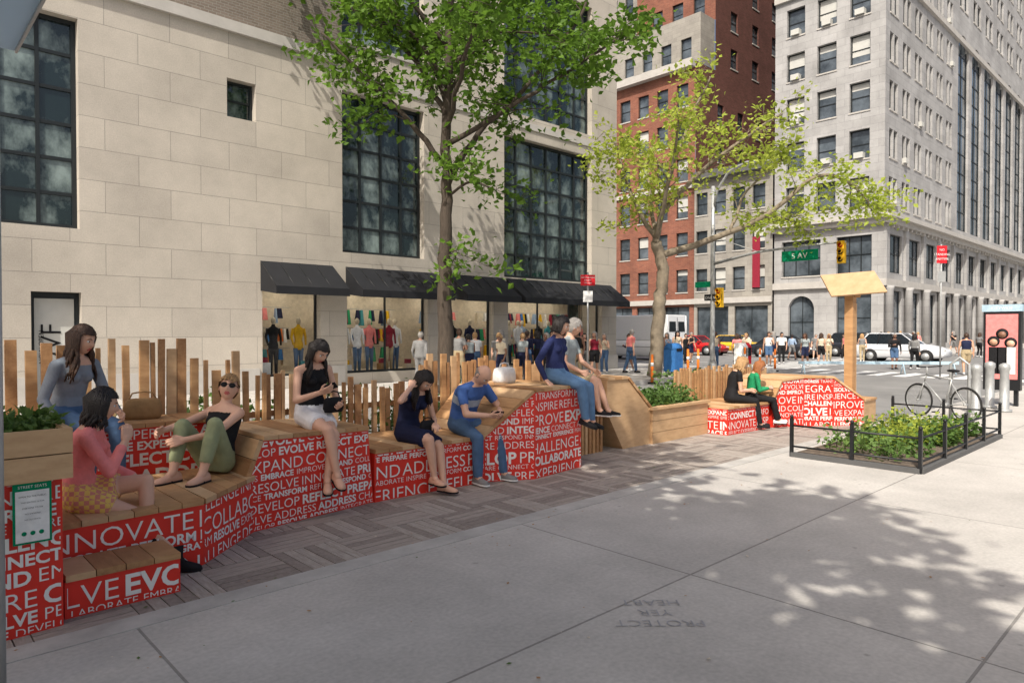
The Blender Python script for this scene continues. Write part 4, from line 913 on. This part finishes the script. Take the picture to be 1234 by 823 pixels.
for (yy,zz,c) in [(3.78,1.45,'skin2'),(3.62,1.62,'skin3'),(3.46,1.42,'skin')]:
    g.tube([(kx-.013,yy,zz),(kx-.017,yy,zz)],.12,'black',20);g.tube([(kx-.0172,yy,zz-.02),(kx-.020,yy,zz-.02)],.075,c,20);g.box(kx-.019,yy-.09,.72,kx-.0165,yy+.09,1.32,'white' if c=='skin' else 'black')
text(g,'CITYWIDE',(kx-.02,3.63,2.17),-Y,Z,-X,.06,'white',off=.004);g.build('panel',rt)
for (x,y) in [(16.3,3.6),(17.2,3.3),(17.9,3.7)]:
    rt=root('bollard',(x,y,0));g=MB();g.tube([(0,0,0),(0,0,.05),(0,0,.06),(0,0,.85),(0,0,.9),(0,0,.98),(0,0,1.02)],[.14,.14,.09,.085,.105,.10,.03],'grey_metal',16);g.build('post',rt)
for (x,y) in [(22.2,14.0),(22.9,14.0),(26.3,13.9),(29.4,14.1),(29.6,14.9),(31,5.2),(19.5,13.7)]:
    rt=root('orange_delineator',(x,y,-.126 if x>28.8 or y<13.9 else 0));g=MB();g.tube([(0,0,0),(0,0,.05)],.16,'black',12);g.tube([(0,0,.05),(0,0,.4),(0,0,.405),(0,0,.55),(0,0,.555),(0,0,1.0)],[.055,.05,.052,.052,.05,.04],'orange',12);g.tube([(0,0,.6),(0,0,.72)],.054,'white',12);g.build('post',rt)
rt=root('blue_street_barrier',(30.5,10.2,-.13),math.radians(-48));g=MB();g.box(-3.2,-.02,.42,3.2,.02,.54,'ltblue')
for sx in (-3,-1,1,3):
    for sy in (-1,1): g.tube([(sx,0,.5),(sx,sy*.2,0)],.02,'ltblue',6)
g.build('rail_and_legs',rt)
rt=root('mailbox',(22.6,14.9,0));g=MB();g.box(-.26,-.26,.12,.26,.26,.95,'blue')
g.loft([[(x,.26*math.cos(t*math.pi/8),.95+.26*math.sin(t*math.pi/8)) for t in range(9)] for x in (-.26,.26)],'blue')
for sx in(-.22,.18):
    for sy in (-.22,.18): g.box(sx,sy,0,sx+.04,sy+.04,.12,'blue')
g.box(-.18,-.275,.9,.18,-.262,1.0,'black');g.build('body',rt)
for i,(x,y,c) in enumerate([(27.6,14.6,'red_sign'),(28.1,14.9,'yellow'),(27.1,14.5,'white')]):
    rt=root('newspaper_box',(x,y,0));g=MB();g.box(-.22,-.2,.25,.22,.2,1.0,c);g.hexa([(-.22,-.2,1.0),(.22,-.2,1.0),(.22,.2,1.0),(-.22,.2,1.0),(-.22,-.08,1.16),(.22,-.08,1.16),(.22,.2,1.16),(-.22,.2,1.16)],c);g.box(-.17,-.215,.6,.17,-.202,.95,'carglass');g.box(-.04,-.06,0,.04,.06,.25,'black');g.box(-.2,-.18,0,.2,.18,.03,'black');g.build('body',rt)
rt=root('parked_bicycle',(14.9,3.85,0),math.radians(62));g=MB();RW=.33
def ring(cx,r,t,m):
    P=[(cx+r*math.cos(a*math.pi/16),0,RW+r*math.sin(a*math.pi/16)) for a in range(33)];g.tube(P,t,m,6,cap=False)
for cx in (-.52,.52):
    ring(cx,RW-.02,.018,'tyre');ring(cx,RW-.045,.009,'grey_metal')
    for k in range(12): g.tube([(cx,0,RW),(cx+(RW-.05)*math.cos(k*.5236),0,RW+(RW-.05)*math.sin(k*.5236))],.0018,'grey_metal',3)
    g.tube([(cx,-.05,RW),(cx,.05,RW)],.018,'grey_metal',8)
F_=dict(bb=(-.08,0,.28),st=(-.22,0,.78),ht=(.34,0,.82),hb=(.38,0,.70))
for a,b in (('bb','st'),('st','ht'),('bb','hb'),('hb','ht')): g.tube([F_[a],F_[b]],.016,'grey_metal',8)
for sy in (-.04,.04): g.tube([F_['bb'],(-.52,sy,RW)],.009,'grey_metal',6);g.tube([(-.2,0,.72),(-.52,sy,RW)],.008,'grey_metal',6);g.tube([F_['hb'],(.52,sy,RW)],.012,'grey_metal',6)
g.tube([(-.22,0,.78),(-.245,0,.92)],.013,'grey_metal',6);g.sphere((-.25,0,.94),(.13,.07,.03),'black');g.tube([(.34,0,.82),(.33,0,.98)],.014,'grey_metal',6)
g.tube([(.25,-.28,1.0),(.33,-.18,.99),(.36,0,.98),(.33,.18,.99),(.25,.28,1.0)],.012,'black',6);g.tube([(-.08,-.06,.28),(-.08,.06,.28)],.05,'grey_metal',12)
g.tube([(-.08,.07,.28),(.02,.07,.15)],.01,'grey_metal',6);g.box(-.02,.06,.13,.08,.15,.15,'black');g.tube([(-.08,-.07,.28),(-.18,-.07,.41)],.01,'grey_metal',6);g.box(-.22,-.15,.40,-.12,-.06,.42,'black');g.build('frame_and_wheels',rt)
g=MB();g.tube([(15.1,3.75,0),(15.1,3.75,1.05),(15.1,3.6,1.18),(15.1,3.45,1.05),(15.1,3.45,0)],.03,'grey_metal',8);g.build('bike_rack')
rt=root('glass_shelter');g=MB();g.tube([(.42,3.82,0),(.42,3.82,2.98)],.02,'grey_metal',10);g.box(-1.3,2.4,2.98,.50,3.86,3.0,'frost');g.box(.502,2.4,2.97,.512,3.86,3.01,'grey_metal');g.box(-1.3,3.79,.2,.34,3.80,2.9,'clear2')
g.tube([(-1.3,3.8,0),(-1.3,3.8,2.98)],.03,'grey_metal',10);g.tube([(-1.3,2.45,0),(-1.3,2.45,2.98)],.03,'grey_metal',10);g.build('frame',rt)
# ================================================================== LIGHT / CAMERA
el=math.radians(50);az=math.radians(205)
S=V((math.cos(az)*math.cos(el),math.sin(az)*math.cos(el),math.sin(el)))
su=bpy.data.lights.new('sun','SUN');su.energy=5;su.angle=math.radians(.5);su.color=(1,.94,.84)
so=bpy.data.objects.new('sun',su);so.rotation_euler=S.to_track_quat('Z','Y').to_euler();so.location=(0,0,60);col.objects.link(so)
w=bpy.data.worlds.new("World");sc.world=w;w.use_nodes=True;t=w.node_tree
sk=t.nodes.new('ShaderNodeTexSky');sk.sky_type='NISHITA';sk.sun_disc=False;sk.sun_elevation=el;sk.sun_rotation=math.atan2(S.x,S.y);sk.dust_density=6;sk.ozone_density=.4
t.links.new(sk.outputs[0],t.nodes['Background'].inputs[0]);t.nodes['Background'].inputs[1].default_value=.15
cd=bpy.data.cameras.new('cam');cd.lens=24;cd.sensor_width=36;cd.clip_end=1500;cd.clip_start=.05
co=bpy.data.objects.new('cam',cd);co.location=(0,0,1.7);co.rotation_euler=(math.radians(90-.94),0,math.radians(-43.3));col.objects.link(co);sc.camera=co
sc.view_settings.view_transform='Standard';sc.view_settings.look='None';sc.view_settings.exposure=0
